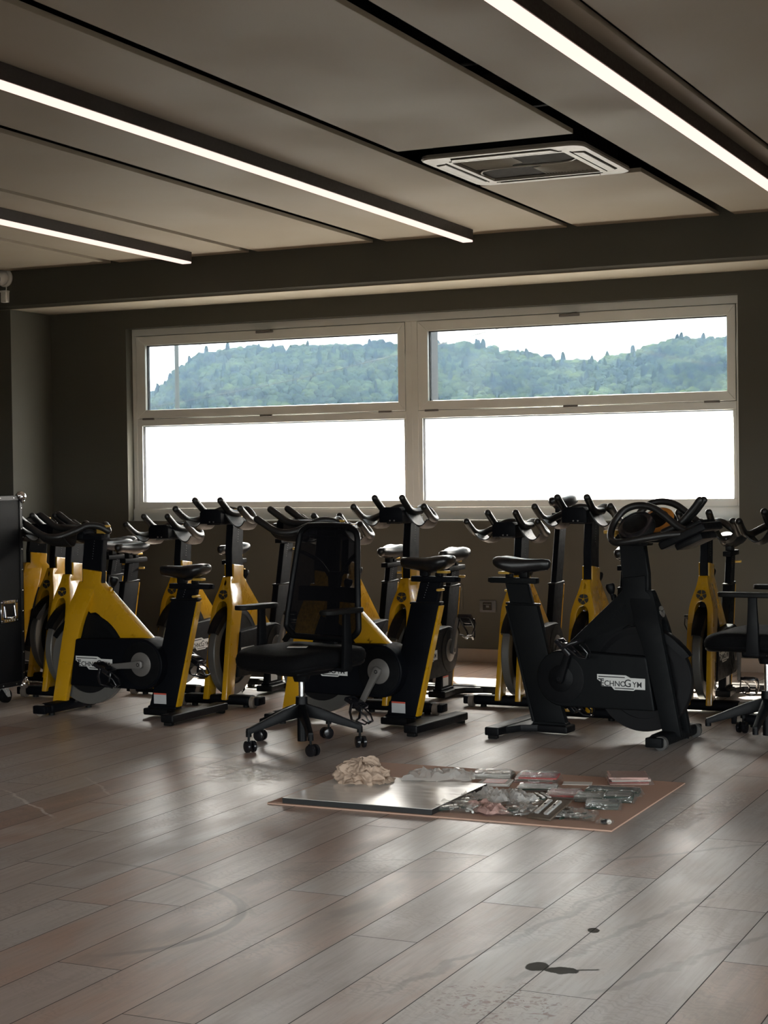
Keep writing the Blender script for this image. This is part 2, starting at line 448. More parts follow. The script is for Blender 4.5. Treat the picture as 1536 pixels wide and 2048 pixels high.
    dark = acc([arc(-2.80, 3.98, .42, .020, -1.1, 1.5, .75), arc(-3.2, 3.5, 1.05, .012, .6, 1.7, .5), arc(-2.62, 4.46, .5, .05, -.6, .5, .45),
                line(-1.75, 3.55, -1.45, 5.0, .022, .5), line(-1.62, 4.05, -1.50, 5.1, .014, .4), line(-1.50, 3.75, -1.22, 5.0, .022, .55),
                line(-1.30, 3.75, -.95, 4.6, .020, .45), line(-1.72, 5.1, -1.1, 5.75, .018, .45), line(-2.7, 4.6, -1.5, 5.05, .010, .35),
                line(-2.6, 4.75, -2.0, 5.1, .009, .4)])
    dust = acc([t.math('MULTIPLY', ell(-3.55, 6.2, .42, .26, -.5, 1.6, .8), t.ramp(t.noise(t.mapv(ob, (1, 1, 1)), 17, 4, .6, 3), .42, .62, 0, .95)),
                t.math('MULTIPLY', ell(-1.58, 6.05, .12, .55, -.12, 1.6, .8), t.ramp(t.noise(ob, 30, 4, .6, 2), .45, .64, 0, .9)),
                t.math('MULTIPLY', ell(-2.2, 8.0, 4.5, 1.9, 0, .4, .5), t.ramp(t.noise(ob, 2.6, 4), .42, .75, 0, .35)),
                line(-4.33, 5.50, -3.72, 5.06, .010, .6), line(-4.15, 5.85, -3.78, 5.5, .010, .45), line(-1.75, 6.55, -1.62, 6.72, .008, .7)])
    wet = acc([ell(-1.462, 3.992, .032, .042, 0, .35, .12), ell(-1.392, 3.985, .042, .032, .2, 1.2, .12), line(-1.385, 3.985, -1.30, 4.03, .008, .9),
               ell(-1.434, 4.368, .018, .028, .3, .6, .15)])
    red = t.math('MULTIPLY', ell(-1.44, 3.68, .20, .20, 0, 1.8, .5), t.ramp(t.noise(ob, 34, 5, .65, 1.5), .50, .62, 0, .85))
    base = t.mix(t.math('MULTIPLY', dark, .85), base, (.13, .105, .085, 1))
    base = t.mix(dust, base, (.74, .69, .63, 1))
    base = t.mix(red, base, (.17, .075, .05, 1))
    base = t.mix(wet, base, (.035, .032, .022, 1))
    # board joints
    ed = t.math('MINIMUM', t.math('MINIMUM', ux, t.math('SUBTRACT', P, ux)), t.math('MINIMUM', uy, t.math('SUBTRACT', L, uy)))
    gv = t.ramp(ed, .0008, .0022, 1, 0)
    base = t.mix(gv, base, (.022, .018, .015, 1))
    ro = t.math('ADD', t.ramp(cloud, .3, .7, .30, .35), t.math('MULTIPLY', t.ramp(t.noise(ob, 1.1, 4), .3, .7), .06))
    ro = t.math('ADD', ro, t.math('MULTIPLY', dust, .35)); ro = t.math('ADD', ro, t.math('MULTIPLY', wet, .35))
    ro = t.math('ADD', ro, t.math('MULTIPLY', gv, .4))
    b = t.bsdf(**{'Base Color': base, 'Roughness': ro, 'Specular IOR Level': .5})
    hgt = t.math('ADD', t.math('MULTIPLY', grain, .35), t.math('ADD', t.math('MULTIPLY', ripple, .3), t.math('MULTIPLY', gv, -1.0)))
    t.put(b.inputs['Normal'], t.bump(hgt, .15, .0012))
    me.materials.append(t.m)
build_floor()

# ---- walls
WX0, WX1, WZ0, WZ1 = -6.955, -2.436, .94, 2.352
mb = MB()
mb.box((XL, YW, -.02), (WX0, YW + WT, 3.1)); mb.box((WX1, YW, -.02), (XR, YW + WT, 3.1))
mb.box((WX0, YW, -.02), (WX1, YW + WT, WZ0)); mb.box((WX0, YW, WZ1), (WX1, YW + WT, 3.1))
tag(mb.build('wall_back', 'wall_paint', flat=True), kind='structure')
mb = MB(); mb.box((XL, YB, -.02), (-7.625, YW, ZS), .004)
tag(mb.build('wall_corner', 'wall_paint'), kind='structure')
mb = MB(); mb.box((XL - .2, Y0, -.02), (XL, YW + .3, 3.1)); tag(mb.build('wall_left', 'wall_paint', flat=True), kind='structure')
RY0, RY1 = -1.0, 6.2                # unseen glazing added in the right-hand wall for side fill light
mb = MB(); mb.box((XR, Y0, -.02), (XR + .2, RY0, 3.1)); mb.box((XR, RY1, -.02), (XR + .2, YW + .3, 3.1))
mb.box((XR, RY0, -.02), (XR + .2, RY1, .10)); mb.box((XR, RY0, 1.9), (XR + .2, RY1, 3.1))
tag(mb.build('wall_right', 'wall_paint', flat=True), kind='structure')
rw = empty('side_fill_glazing'); rw['kind'] = 'structure'
mb = MB()
for i in range(5):
    y = RY0 + (RY1 - RY0 - .08) * i / 4; mb.box((XR + .05, y, .10), (XR + .12, y + .08, 1.9))
mb.box((XR + .05, RY0, .10), (XR + .12, RY1, .17)); mb.box((XR + .05, RY0, 1.83), (XR + .12, RY1, 1.9))
mb.build('window_frame', 'aluminium', rw, flat=True)
mb = MB(); mb.box((XR + .084, RY0, .10), (XR + .09, RY1, 1.9)); mb.build('clear_pane', 'fill_glass', rw, flat=True)
pd3 = bpy.data.lights.new('side_portal', 'AREA'); po3 = bpy.data.objects.new('side_portal', pd3); COL.objects.link(po3)
pd3.shape = 'RECTANGLE'; pd3.size = RY1 - RY0; pd3.size_y = 1.8; pd3.cycles.is_portal = True
po3.location = (XR + .15, (RY0 + RY1) / 2, 1.0); po3.rotation_euler = (R(90), 0, R(90))
# unseen glazed front added behind the camera to fill the room with light
GX0, GX1, GZ0, GZ1 = -5.2, 3.7, .10, 1.8
mb = MB()
mb.box((XL - .2, Y0 - .2, -.02), (GX0, Y0, 3.1)); mb.box((GX1, Y0 - .2, -.02), (XR + .2, Y0, 3.1))
mb.box((GX0, Y0 - .2, -.02), (GX1, Y0, GZ0)); mb.box((GX0, Y0 - .2, GZ1), (GX1, Y0, 3.1))
tag(mb.build('wall_front', 'wall_paint', flat=True), kind='structure')
gw = empty('front_fill_glazing'); gw['kind'] = 'structure'
mb = MB()
for i in range(7):
    x = GX0 + (GX1 - GX0 - .08) * i / 6; mb.box((x, Y0 - .12, GZ0), (x + .08, Y0 - .05, GZ1))
mb.box((GX0, Y0 - .12, GZ0), (GX1, Y0 - .05, GZ0 + .07)); mb.box((GX0, Y0 - .12, GZ1 - .07), (GX1, Y0 - .05, GZ1))
mb.build('window_frame', 'aluminium', gw, flat=True)
mb = MB(); mb.box((GX0, Y0 - .09, GZ0), (GX1, Y0 - .084, GZ1)); mb.build('clear_pane', 'fill_glass', gw, flat=True)
pd2 = bpy.data.lights.new('front_portal', 'AREA'); po2 = bpy.data.objects.new('front_portal', pd2); COL.objects.link(po2)
pd2.shape = 'RECTANGLE'; pd2.size = GX1 - GX0; pd2.size_y = GZ1 - GZ0; pd2.cycles.is_portal = True
po2.location = ((GX0 + GX1) / 2, Y0 - .15, (GZ0 + GZ1) / 2); po2.rotation_euler = (R(90), 0, 0)
# beam with a chamfered lower edge
mb = MB(); mb.prism([(YB, ZS + .025), (YB, 3.06), (YW, 3.06), (YW, ZS + .004), (YB + .018, ZS + .004)], 'x', XL, XR)
tag(mb.build('trim_1', 'wall_paint', flat=True), kind='structure')
mb = MB(); mb.box((XL, YB + .017, ZS), (XR, YW, ZS + .004)); tag(mb.build('trim_2', 'soffit_bounce_tone', flat=True), kind='structure')
mb = MB(); mb.box((-7.62, YW - .014, 0), (XR, YW, .087), .003)
tag(mb.build('baseboard_back', 'skirting'), kind='structure')

# ---- ceiling: plasterboard panels with open shadow gaps under a dark void
def build_ceiling():
    gaps = [((-1.743, -1.711), (-1.715, -1.683)), ((-2.412, -2.318), (-2.426, -2.334)), ((-3.345, -3.262), (-3.374, -3.309)),
            ((-4.60, -4.505), (-4.70, -4.604)), ((-5.50, -5.45), (-5.625, -5.559)), ((-6.57, -6.49), (-6.739, -6.668)),
            ((-7.52, -7.45), (-7.70, -7.64))]
    def at(ab, y): return ab[0] + (ab[1] - ab[0]) * (y - 5) / 4.9
    left = [(g[0][0], g[1][0]) for g in gaps]; right = [(g[0][1], g[1][1]) for g in gaps]
    edges_r = [(-.72, -.70)] + left        # right-hand limits of the strips run between the gaps
    mb = MB()
    def slab(la, ra, y0, y1):
        P = [(at(la, y0), y0), (at(ra, y0), y0), (at(ra, y1), y1), (at(la, y1), y1)]
        mb.prism(P, 'z', ZC, ZC + .022, .0012, 1)
    Ye = YB - .012
    slab((-.68, -.66), (XR, XR), Y0, Ye)
    slab(right[0], (-.72, -.70), Y0, Ye)
    for i in range(len(gaps)):
        ra = left[i]; la = right[i + 1] if i + 1 < len(gaps) else (XL, XL)
        if i == 1:
            slab(la, ra, Y0, 7.19); slab(la, ra, 8.262, Ye)
        else: slab(la, ra, Y0, Ye)
    tag(mb.build('ceiling', 'ceiling_panel', ang=30), kind='structure')
    mb = MB(); mb.box((XL, Y0, 3.02), (XR, YB, 3.08))
    for x in (-2.9, -4.2, -5.1, -6.1, -1.3):        # hangers and rails up in the void
        pass
    for y in (1.5, 3.6, 5.45, 6.35, 7.0, 8.9): mb.box((XL, y, ZC + .10), (XR, y + .035, ZC + .14))
    tag(mb.build('ceiling_void', 'void_black', flat=True), kind='structure')
build_ceiling()

# ---- window: two bays, a hinged sash above a frosted fixed pane
def build_window():
    K = 10.47 / YW
    X = lambda v: v * K
    Z = lambda v: 1.25 + (v - 1.25) * K
    YF = 10.47
    root = empty('window_1', (0, 0, 0)); root['kind'] = 'structure'
    fx0, fx1 = WX0, WX1; zt, zb = WZ1, WZ0
    z_line = Z(1.031)
    sl, slr, srl, srr = X(-6.863), X(-4.706), X(-4.609), X(-2.450)
    st, sb_ = Z(2.288), Z(1.690)
    lt, lb = Z(1.635), Z(1.080)
    lp = [(X(-6.823), X(-4.718)), (X(-4.581), X(-2.468))]
    mb = MB()
    def bar(x0, x1, z0, z1, y0=YF, y1=YF + .075, b=.002): mb.box((x0, y0, z0), (x1, y1, z1), b, 1)
    bar(fx0, fx1, st + .003, zt)                                   # head
    bar(fx0, sl - .003, z_line, st + .003); bar(srr + .003, fx1, z_line, st + .003)
    bar(slr + .003, srl - .003, z_line, st + .003)
    mb.box(((slr + srl) / 2 - .003, YF - .002, z_line), ((slr + srl) / 2 + .003, YF + .002, st + .003))
    for a, b in ((sl - .003, slr + .003), (srl - .003, srr + .003)):
        bar(a, b, lt, sb_ - .003); bar(a, b, z_line, lb)
    for (a, b), (c, d) in zip(lp, ((sl - .003, slr + .003), (srl - .003, srr + .003))):
        if a > c: bar(c, a, lb, lt)
        if b < d: bar(b, d, lb, lt)
    mb.box((fx0, YF - .004, z_line - .004), (fx1, YF + .06, z_line + .003), .0015, 1)
    mb.build('window_frame', 'aluminium', root)
    mb = MB(); mb.box((fx0, YF - .012, zb), (fx1, YF + .075, z_line - .004), .004, 2); mb.box((fx0, YF - .016, zb), (fx1, YF, zb + .006), .001, 1)
    mb.build('window_sill', 'aluminium', root)
    # dark gap behind the sashes
    for a, b in ((sl, slr), (srl, srr)):
        mb = MB()
        for lo, hi in (((a - .003, YF + .03, sb_ - .003), (b + .003, YF + .04, sb_ + .01)), ((a - .003, YF + .03, st - .01), (b + .003, YF + .04, st + .003)),
                       ((a - .003, YF + .03, sb_), (a + .01, YF + .04, st)), ((b - .01, YF + .03, sb_), (b + .003, YF + .04, st))): mb.box(lo, hi)
        mb.build('sash_seal', 'gasket', root)
    glass = [(X(-6.786), X(-4.7585)), (X(-4.535), X(-2.505))]
    gz0, gz1 = Z(1.751), Z(2.221)
    for (a, b), (g0, g1) in zip(((sl, slr), (srl, srr)), glass):
        mb = MB()
        # mitred sash frame as four mitred bars
        def quad(p, q, r, s_): mb.prism([p, q, r, s_], 'y', YF - .006, YF + .05, .002, 1)
        quad((a, sb_), (b, sb_), (g1, gz0), (g0, gz0)); quad((a, st), (g0, gz1), (g1, gz1), (b, st))
        quad((a, sb_), (g0, gz0), (g0, gz1), (a, st)); quad((b, sb_), (b, st), (g1, gz1), (g1, gz0))
        sash = mb.build('sash', 'aluminium', root)
        mb = MB(); e = .006
        mb.box((g0, YF + .02, gz0), (g0 + e, YF + .046, gz1)); mb.box((g1 - e, YF + .02, gz0), (g1, YF + .046, gz1))
        mb.box((g0, YF + .02, gz1 - e), (g1, YF + .046, gz1)); mb.box((g0, YF + .02, gz0), (g1, YF + .046, gz0 + e * .4))
        mb.build('glazing_bead', 'gasket', sash)
        mb = MB(); mb.box((g0 + .001, YF + .034, gz0), (g1 - .001, YF + .0385, gz1)); mb.build('clear_pane', 'window_glass', sash)
        mb = MB(); hx = a + (b - a) * .5
        mb.box((hx - .07, YF - .018, st - .022), (hx + .07, YF - .006, st - .004), .003); mb.tube([(hx - .06, YF - .02, st - .013), (hx, YF - .028, st - .009), (hx + .055, YF - .022, st - .002)], .005, 8)
        mb.build('latch', 'grey_metal', sash)
        for q in (.045, .5, .93):
            mb = MB(); qx = a + (b - a) * q; mb.box((qx - .05, YF - .010, sb_ - .012), (qx + .05, YF + .0, sb_ + .003), .002, 1); mb.build('hinge', 'grey_metal', sash)
    for a, b in lp:
        mb = MB(); mb.grid([[(a, YF + .034, lb), (b, YF + .034, lb)], [(a, YF + .034, lt), (b, YF + .034, lt)]]); mb.build('frosted_pane', 'frosted_film', root)
        mb = MB(); e = .005
        mb.box((a, YF + .012, lb), (a + e, YF + .04, lt)); mb.box((b - e, YF + .012, lb), (b, YF + .04, lt)); mb.box((a, YF + .03, lt - e), (b, YF + .04, lt))
        mb.build('pane_seal', 'gasket', root)
build_window()

# ================================================================== OUTSIDE
def outside():
    mb = MB(); mb.box((-2600, -600, -.4), (900, 3000, -.25))
    tag(mb.build('ground', 'asphalt', flat=True), kind='structure')
    sky = [(-420, 5), (-380, 12), (-360, 20), (-340.1, 30.1), (-338, 31.3), (-335.3, 32.7), (-331.4, 35.6), (-326.7, 39.6), (-320.7, 43), (-317.5, 45.2), (-310.2, 46.5), (-301.9, 47.2), (-289.7, 47.2), (-277.7, 46.7), (-265.9, 46.7), (-255.3, 46), (-244.8, 46.8), (-239.2, 46), (-231.7, 45.3), (-224.3, 45.7), (-218.9, 44.6), (-211.7, 44.6), (-204.5, 42.8), (-201, 42.1), (-194, 40.7), (-183.6, 38.8), (-175, 37.5), (-166.6, 37.4), (-159.9, 38.1), (-153.3, 39.9), (-146.7, 41.9), (-140.3, 42.8), (-133.9, 42.7), (-126, 42.5), (-90, 40), (-20, 30), (40, 12)]
    S = 2.0
    def ridge(x):
        x /= S
        for (a, za), (b, zb) in zip(sky, sky[1:]):
            if a <= x <= b:
                return (za + (zb - za) * (x - a) / (b - a) - 1.25) * S + 1.25 - 3.0
        return 2.
    YR = 520 * S
    def height(x, y):
        # the ridge is seen along rays from the room: carry its shape to the nearer slope
        k = (YR - y) / 420.
        if y > YR: return ridge(x * YR / y) * max(0, 1 - (y - YR) / 500.)
        return ridge(x * YR / y) * max(0, 1 - k) ** .9 + mnoise.noise((x * .012, y * .012, 0)) * 5 * min(1, k * 3)
    mb = MB(); rows = []
    for j in range(36):
        y = 620 + j * 18
        rows.append([(-860 + i * 9, y, max(-.4, height(-860 + i * 9, y))) for i in range(108)])
    mb.grid(rows); tag(mb.build('hillside', 'hill_soil'), kind='structure')
    # tree crowns covering the slope
    tb = bmesh.new(); bmesh.ops.create_icosphere(tb, subdivisions=2, radius=1.0)
    base = [v.co.copy() for v in tb.verts]; tris = [tuple(v.index for v in f.verts) for f in tb.faces]; tb.free()
    rnd = random.Random(11); variants = []
    for q in range(10):
        variants.append([v * (1 + .34 * mnoise.noise(v * 2.3 + Vector((q * 7.7, 0, 0))) + .16 * mnoise.noise(v * 5.1 + Vector((0, q * 3.1, 0)))) for v in base])
    V, Fc, T = [], [], []
    def crown(x, y, z, r, h, t):
        vs = rnd.choice(variants); a = rnd.uniform(0, 6.28); ca, sa = math.cos(a), math.sin(a); n0 = len(V)
        for v in vs: V.append((x + r * (v.x * ca - v.y * sa), y + r * (v.x * sa + v.y * ca), z + h * v.z))
        Fc.extend((n0 + i, n0 + j, n0 + k) for i, j, k in tris); T.extend([t] * len(vs))
    n = 0
    while n < 4600:
        y = 1045 - 400 * rnd.random() ** 1.15; xs = rnd.uniform(-352, -112) * S
        x = xs * y / YR; z = height(x, y)
        if z < 2: continue
        r = rnd.uniform(2.2, 4.2) * (1.0 if y > 900 else .85); tall = rnd.random() < .06
        t = min(1, max(0, .5 + mnoise.noise((x * .02, y * .02, 3)) * .9 + rnd.uniform(-.35, .35)))
        if tall: crown(x, y, z + 3.5, r * .45, r * 1.5, t * .3)
        else: crown(x, y, z + 1.6, r, r * rnd.uniform(.75, 1.1), t)
        n += 1
    me = bpy.data.meshes.new('forest'); me.from_pydata(V, [], Fc)
    at = me.attributes.new('tint', 'FLOAT', 'POINT'); at.data.foreach_set('value', T)
    me.materials.append(MATS['forest_leaves'])
    o = bpy.data.objects.new('forest', me); COL.objects.link(o)
    tag(o, 'dense green woodland covering the hills beyond the window', 'trees', kind='stuff')
    # pole, wires and a pillar close by
    mb = MB(); mb.cyl((-25.1, 40, -.3), (-25.1, 40, 5.42), .075, .055, 12); mb.box((-25.16, 39.93, 5.36), (-25.04, 40.07, 5.46), .01)
    tag(mb.build('utility_pole', 'pole_grey'), 'slim grey utility pole outside the left half of the window', 'pole')
    def wire(pts, r, lab):
        mb = MB(); mb.tube(pts, r, 6); tag(mb.build('power_line', 'wire_dark'), lab, 'wire')
    wire([(-27.8, 40.25, 4.44), (-26.3, 40.25, 4.65), (-25.28, 40.25, 4.85), (-24.15, 40.25, 5.02), (-22.5, 40.25, 5.32), (-19.1, 40.25, 5.98)], .006, 'thin power line rising past the utility pole in the sky')
    wire([(-32, 45, 3.15), (-29.25, 45, 3.5), (-26.15, 45, 3.9), (-23.87, 45, 4.22), (-20.6, 45, 4.8), (-17, 45, 5.5)], .009, 'dark power line crossing the wooded hill in the left pane')
    wire([(-22.78, 50, 5.23), (-20.9, 50, 5.55), (-20, 50, 5.74), (-19, 50, 5.88), (-15.6, 50, 6.64)], .006, 'faint power line above the hill in the right pane')
    mb = MB(); mb.box((-6.33, 14.4, -.3), (-6.252, 14.56, 5), .006)
    tag(mb.build('concrete_post', 'concrete'), 'pale concrete post standing just outside the right window bay', 'post')
outside()
def haze():
    t = NT('summer_haze')
    v = t.n('VolumeScatter'); v.inputs['Color'].default_value = (.42, .62, 1, 1); v.inputs['Density'].default_value = .00012; v.inputs['Anisotropy'].default_value = .2
    t.t.links.new(v.outputs[0], t.out.inputs['Volume']); MATS['summer_haze'] = t.m
    mb = MB(); mb.box((-1200, 120, -.2), (200, 1075, 130))
    tag(mb.build('haze', 'summer_haze', flat=True), 'thin blue summer haze lying in front of the hills', 'haze', kind='stuff')
haze()
#@@PART2
# ================================================================== CEILING FITTINGS
def lights():
    info = [('linear ceiling light strip nearest the camera at upper right', ((-1.893, -1.822), (-1.885, -1.814))),
            ('long linear ceiling light strip crossing the middle of the ceiling', ((-3.905, -3.833), (-3.990, -3.918))),
            ('shorter looking linear ceiling light strip at far left', ((-5.90, -5.79), (-6.030, -5.957)))]
    for lab, (a, b) in info:
        root = empty('linear_light', (0, 0, 0), 0, 'warm lit ' + lab, 'ceiling light', 'linear lights under the ceiling')
        def at(y, k): return a[k] + (b[k] - a[k]) * (y - 5) / 4.9
        ya, yb, zb = Y0 + .3, 9.69, ZC - .077
        P = [(at(ya, 0), ya), (at(ya, 1), ya), (at(yb, 1), yb), (at(yb, 0), yb)]
        mb = MB(); mb.prism(P, 'z', zb + .012, ZC - .0005, .001, 1); mb.build('housing', 'lamp_housing', root)
        e = .002
        Q = [(at(ya, 0) + e, ya), (at(ya, 1) - e, ya), (at(yb, 1) - e, yb), (at(yb, 0) + e, yb)]
        mb = MB(); mb.prism(Q, 'z', zb, zb + .012, .003, 1); mb.build('diffuser', 'led_diffuser', root)
lights()

def aircon():
    x0, x1, y0, y1 = -3.285, -2.455, 7.405, 8.255; zc = ZC + .018
    cx, cy = (x0 + x1) / 2, (y0 + y1) / 2
    root = empty('air_conditioner', (cx, cy, zc), 0, 'square white ceiling air conditioner with a swirled dark grille', 'air conditioner')
    h = (x1 - x0) / 2; g = .285
    def rr(hw, r, n=6):
        out = []
        for sx, sy, a0 in ((1, 1, 0), (-1, 1, 90), (-1, -1, 180), (1, -1, 270)):
            for i in range(n + 1):
                a = R(a0 + 90 * i / n); out.append((sx * (hw - r) + r * math.cos(a), sy * (hw - r) + r * math.sin(a)))
        return out
    mb = MB(); o = rr(h, .07); inn = rr(g, .012)
    A = [(p[0], p[1], -.014) for p in o]; B = [(p[0] * .985, p[1] * .985, -.022) for p in o]; Cc = [(p[0], p[1], -.026) for p in inn]; D = [(p[0], p[1], .02) for p in inn]
    E_ = [(p[0] * .99, p[1] * .99, .0) for p in o]
    mb.loft([E_, A, B, Cc, D], cap=False); mb.build('fascia', 'ac_plastic', root)
    mb = MB(); mb.box((-h + .06, -h + .06, .0), (h - .06, h - .06, .2), .01); mb.build('casing', 'void_black', root)
    # swirled grille: fine ribs either side of an S line
    mb = MB(); mb.box((-g, -g, -.012), (g, g, -.008)); gr = mb.build('grille', 'ac_grille', root)
    mb = MB()
    pts = []
    for i in range(33):
        t = i / 32; k = -.15 * math.sin(2 * math.pi * t)
        pts.append((-g + 2 * g * t + k * .707, g - 2 * g * t + k * .707, -.016))
    mb.tube(pts, .005, 8); mb.build('grille_rim', 'ac_line', gr)
    for a0 in (45, 225):
        mb = MB()
        for i in range(30):
            a = R(a0 - 44 + 88 * i / 29); r0 = .075
            r1 = g / max(abs(math.cos(a)), abs(math.sin(a))) - .012
            mb.tube([(math.cos(a) * r0, math.sin(a) * r0, -.013), (math.cos(a) * r1, math.sin(a) * r1, -.013)], .0022, 4)
        mb.build('grille_ribs', 'ac_line', gr)
    # four air slots with flaps
    for k in range(4):
        M = Matrix.Rotation(k * math.pi / 2, 4, 'Z')
        mb = MB(); mb.prism([(-.27, .325), (.27, .325), (.25, .372), (-.25, .372)], 'z', -.0295, -.021, .002, 1, mat=M)
        fl = mb.build('air_flap', 'ac_plastic', root)
        mb = MB()
        for a, b in (((-.285, .316), (.285, .316)), ((-.27, .320), (-.252, .376)), ((.27, .320), (.252, .376)), ((-.252, .378), (.252, .378))):
            mb.tube([(a[0], a[1], -.024), (b[0], b[1], -.024)], .0042 if a[1] < .318 else .0022, 6, mat=M)
        mb.build('air_slot', 'void_black', fl)
aircon()

def cctv():
    root = empty('security_camera', (-7.665, YB, 2.70), 0, 'white dome security camera mounted high on the far left wall', 'security camera')
    mb = MB(); mb.lathe((0, 0, .02), (0, -1, 0), [(.066, 0), (.066, .012), (.058, .022)], 28); mb.build('mount', 'camera_white', root)
    mb = MB(); mb.ball((0, -.045, .018), .055, (1, .9, 1), 3); dm = mb.build('body', 'camera_white', root)
    mb = MB(); mb.lathe((-.012, -.083, .010), (-.25, -1, -.12), [(.036, -.01), (.036, .014), (.026, .02), (.001, .022)], 24); mb.build('lens', 'lens_black', dm)
    r2 = empty('motion_sensor', (-7.655, YB, 2.585), 0, 'small white motion sensor box below the security camera', 'sensor')
    mb = MB(); mb.box((-.026, -.04, -.045), (.026, 0, .04), .007, 3); mb.box((-.028, -.044, .028), (.028, 0, .042), .004, 2); mb.build('body', 'camera_white', r2)
    mb = MB(); mb.box((-.017, -.0425, -.028), (.017, -.0385, .012), .004, 2); mb.build('sensor_lens', 'paper', r2)
    mb = MB(); mb.tube([(0, -.006, .042), (.002, -.006, .06), (0, -.006, .082)], .004, 8); mb.build('cable', 'camera_white', r2)
cctv()

def wall_bits():
    root = empty('wall_socket', (-4.121, YW, .373), 0, 'dark grey wall socket plate below the window', 'socket')
    mb = MB(); mb.box((-.058, -.010, -.040), (.058, 0, .040), .004, 2); mb.build('cover_plate', 'socket_plate', root)
    mb = MB(); mb.box((-.034, -.0125, -.026), (.030, -.009, .026), .002, 1); mb.build('socket_insert', 'black_gloss', root)
    mb = MB(); mb.box((-.028, -.014, .012), (.024, -.012, .016)); mb.box((-.010, -.014, -.008), (.012, -.012, .006)); mb.build('socket_switch', 'socket_plate', root)
    r = empty('access_panel', (-4.47, YW, .43), 0, 'flush painted access panel in the wall left of the socket', 'panel')
    mb = MB(); mb.box((-.17, -.004, -.085), (.17, 0, .085), .002, 1); mb.build('panel_door', 'wall_paint', r)
wall_bits()

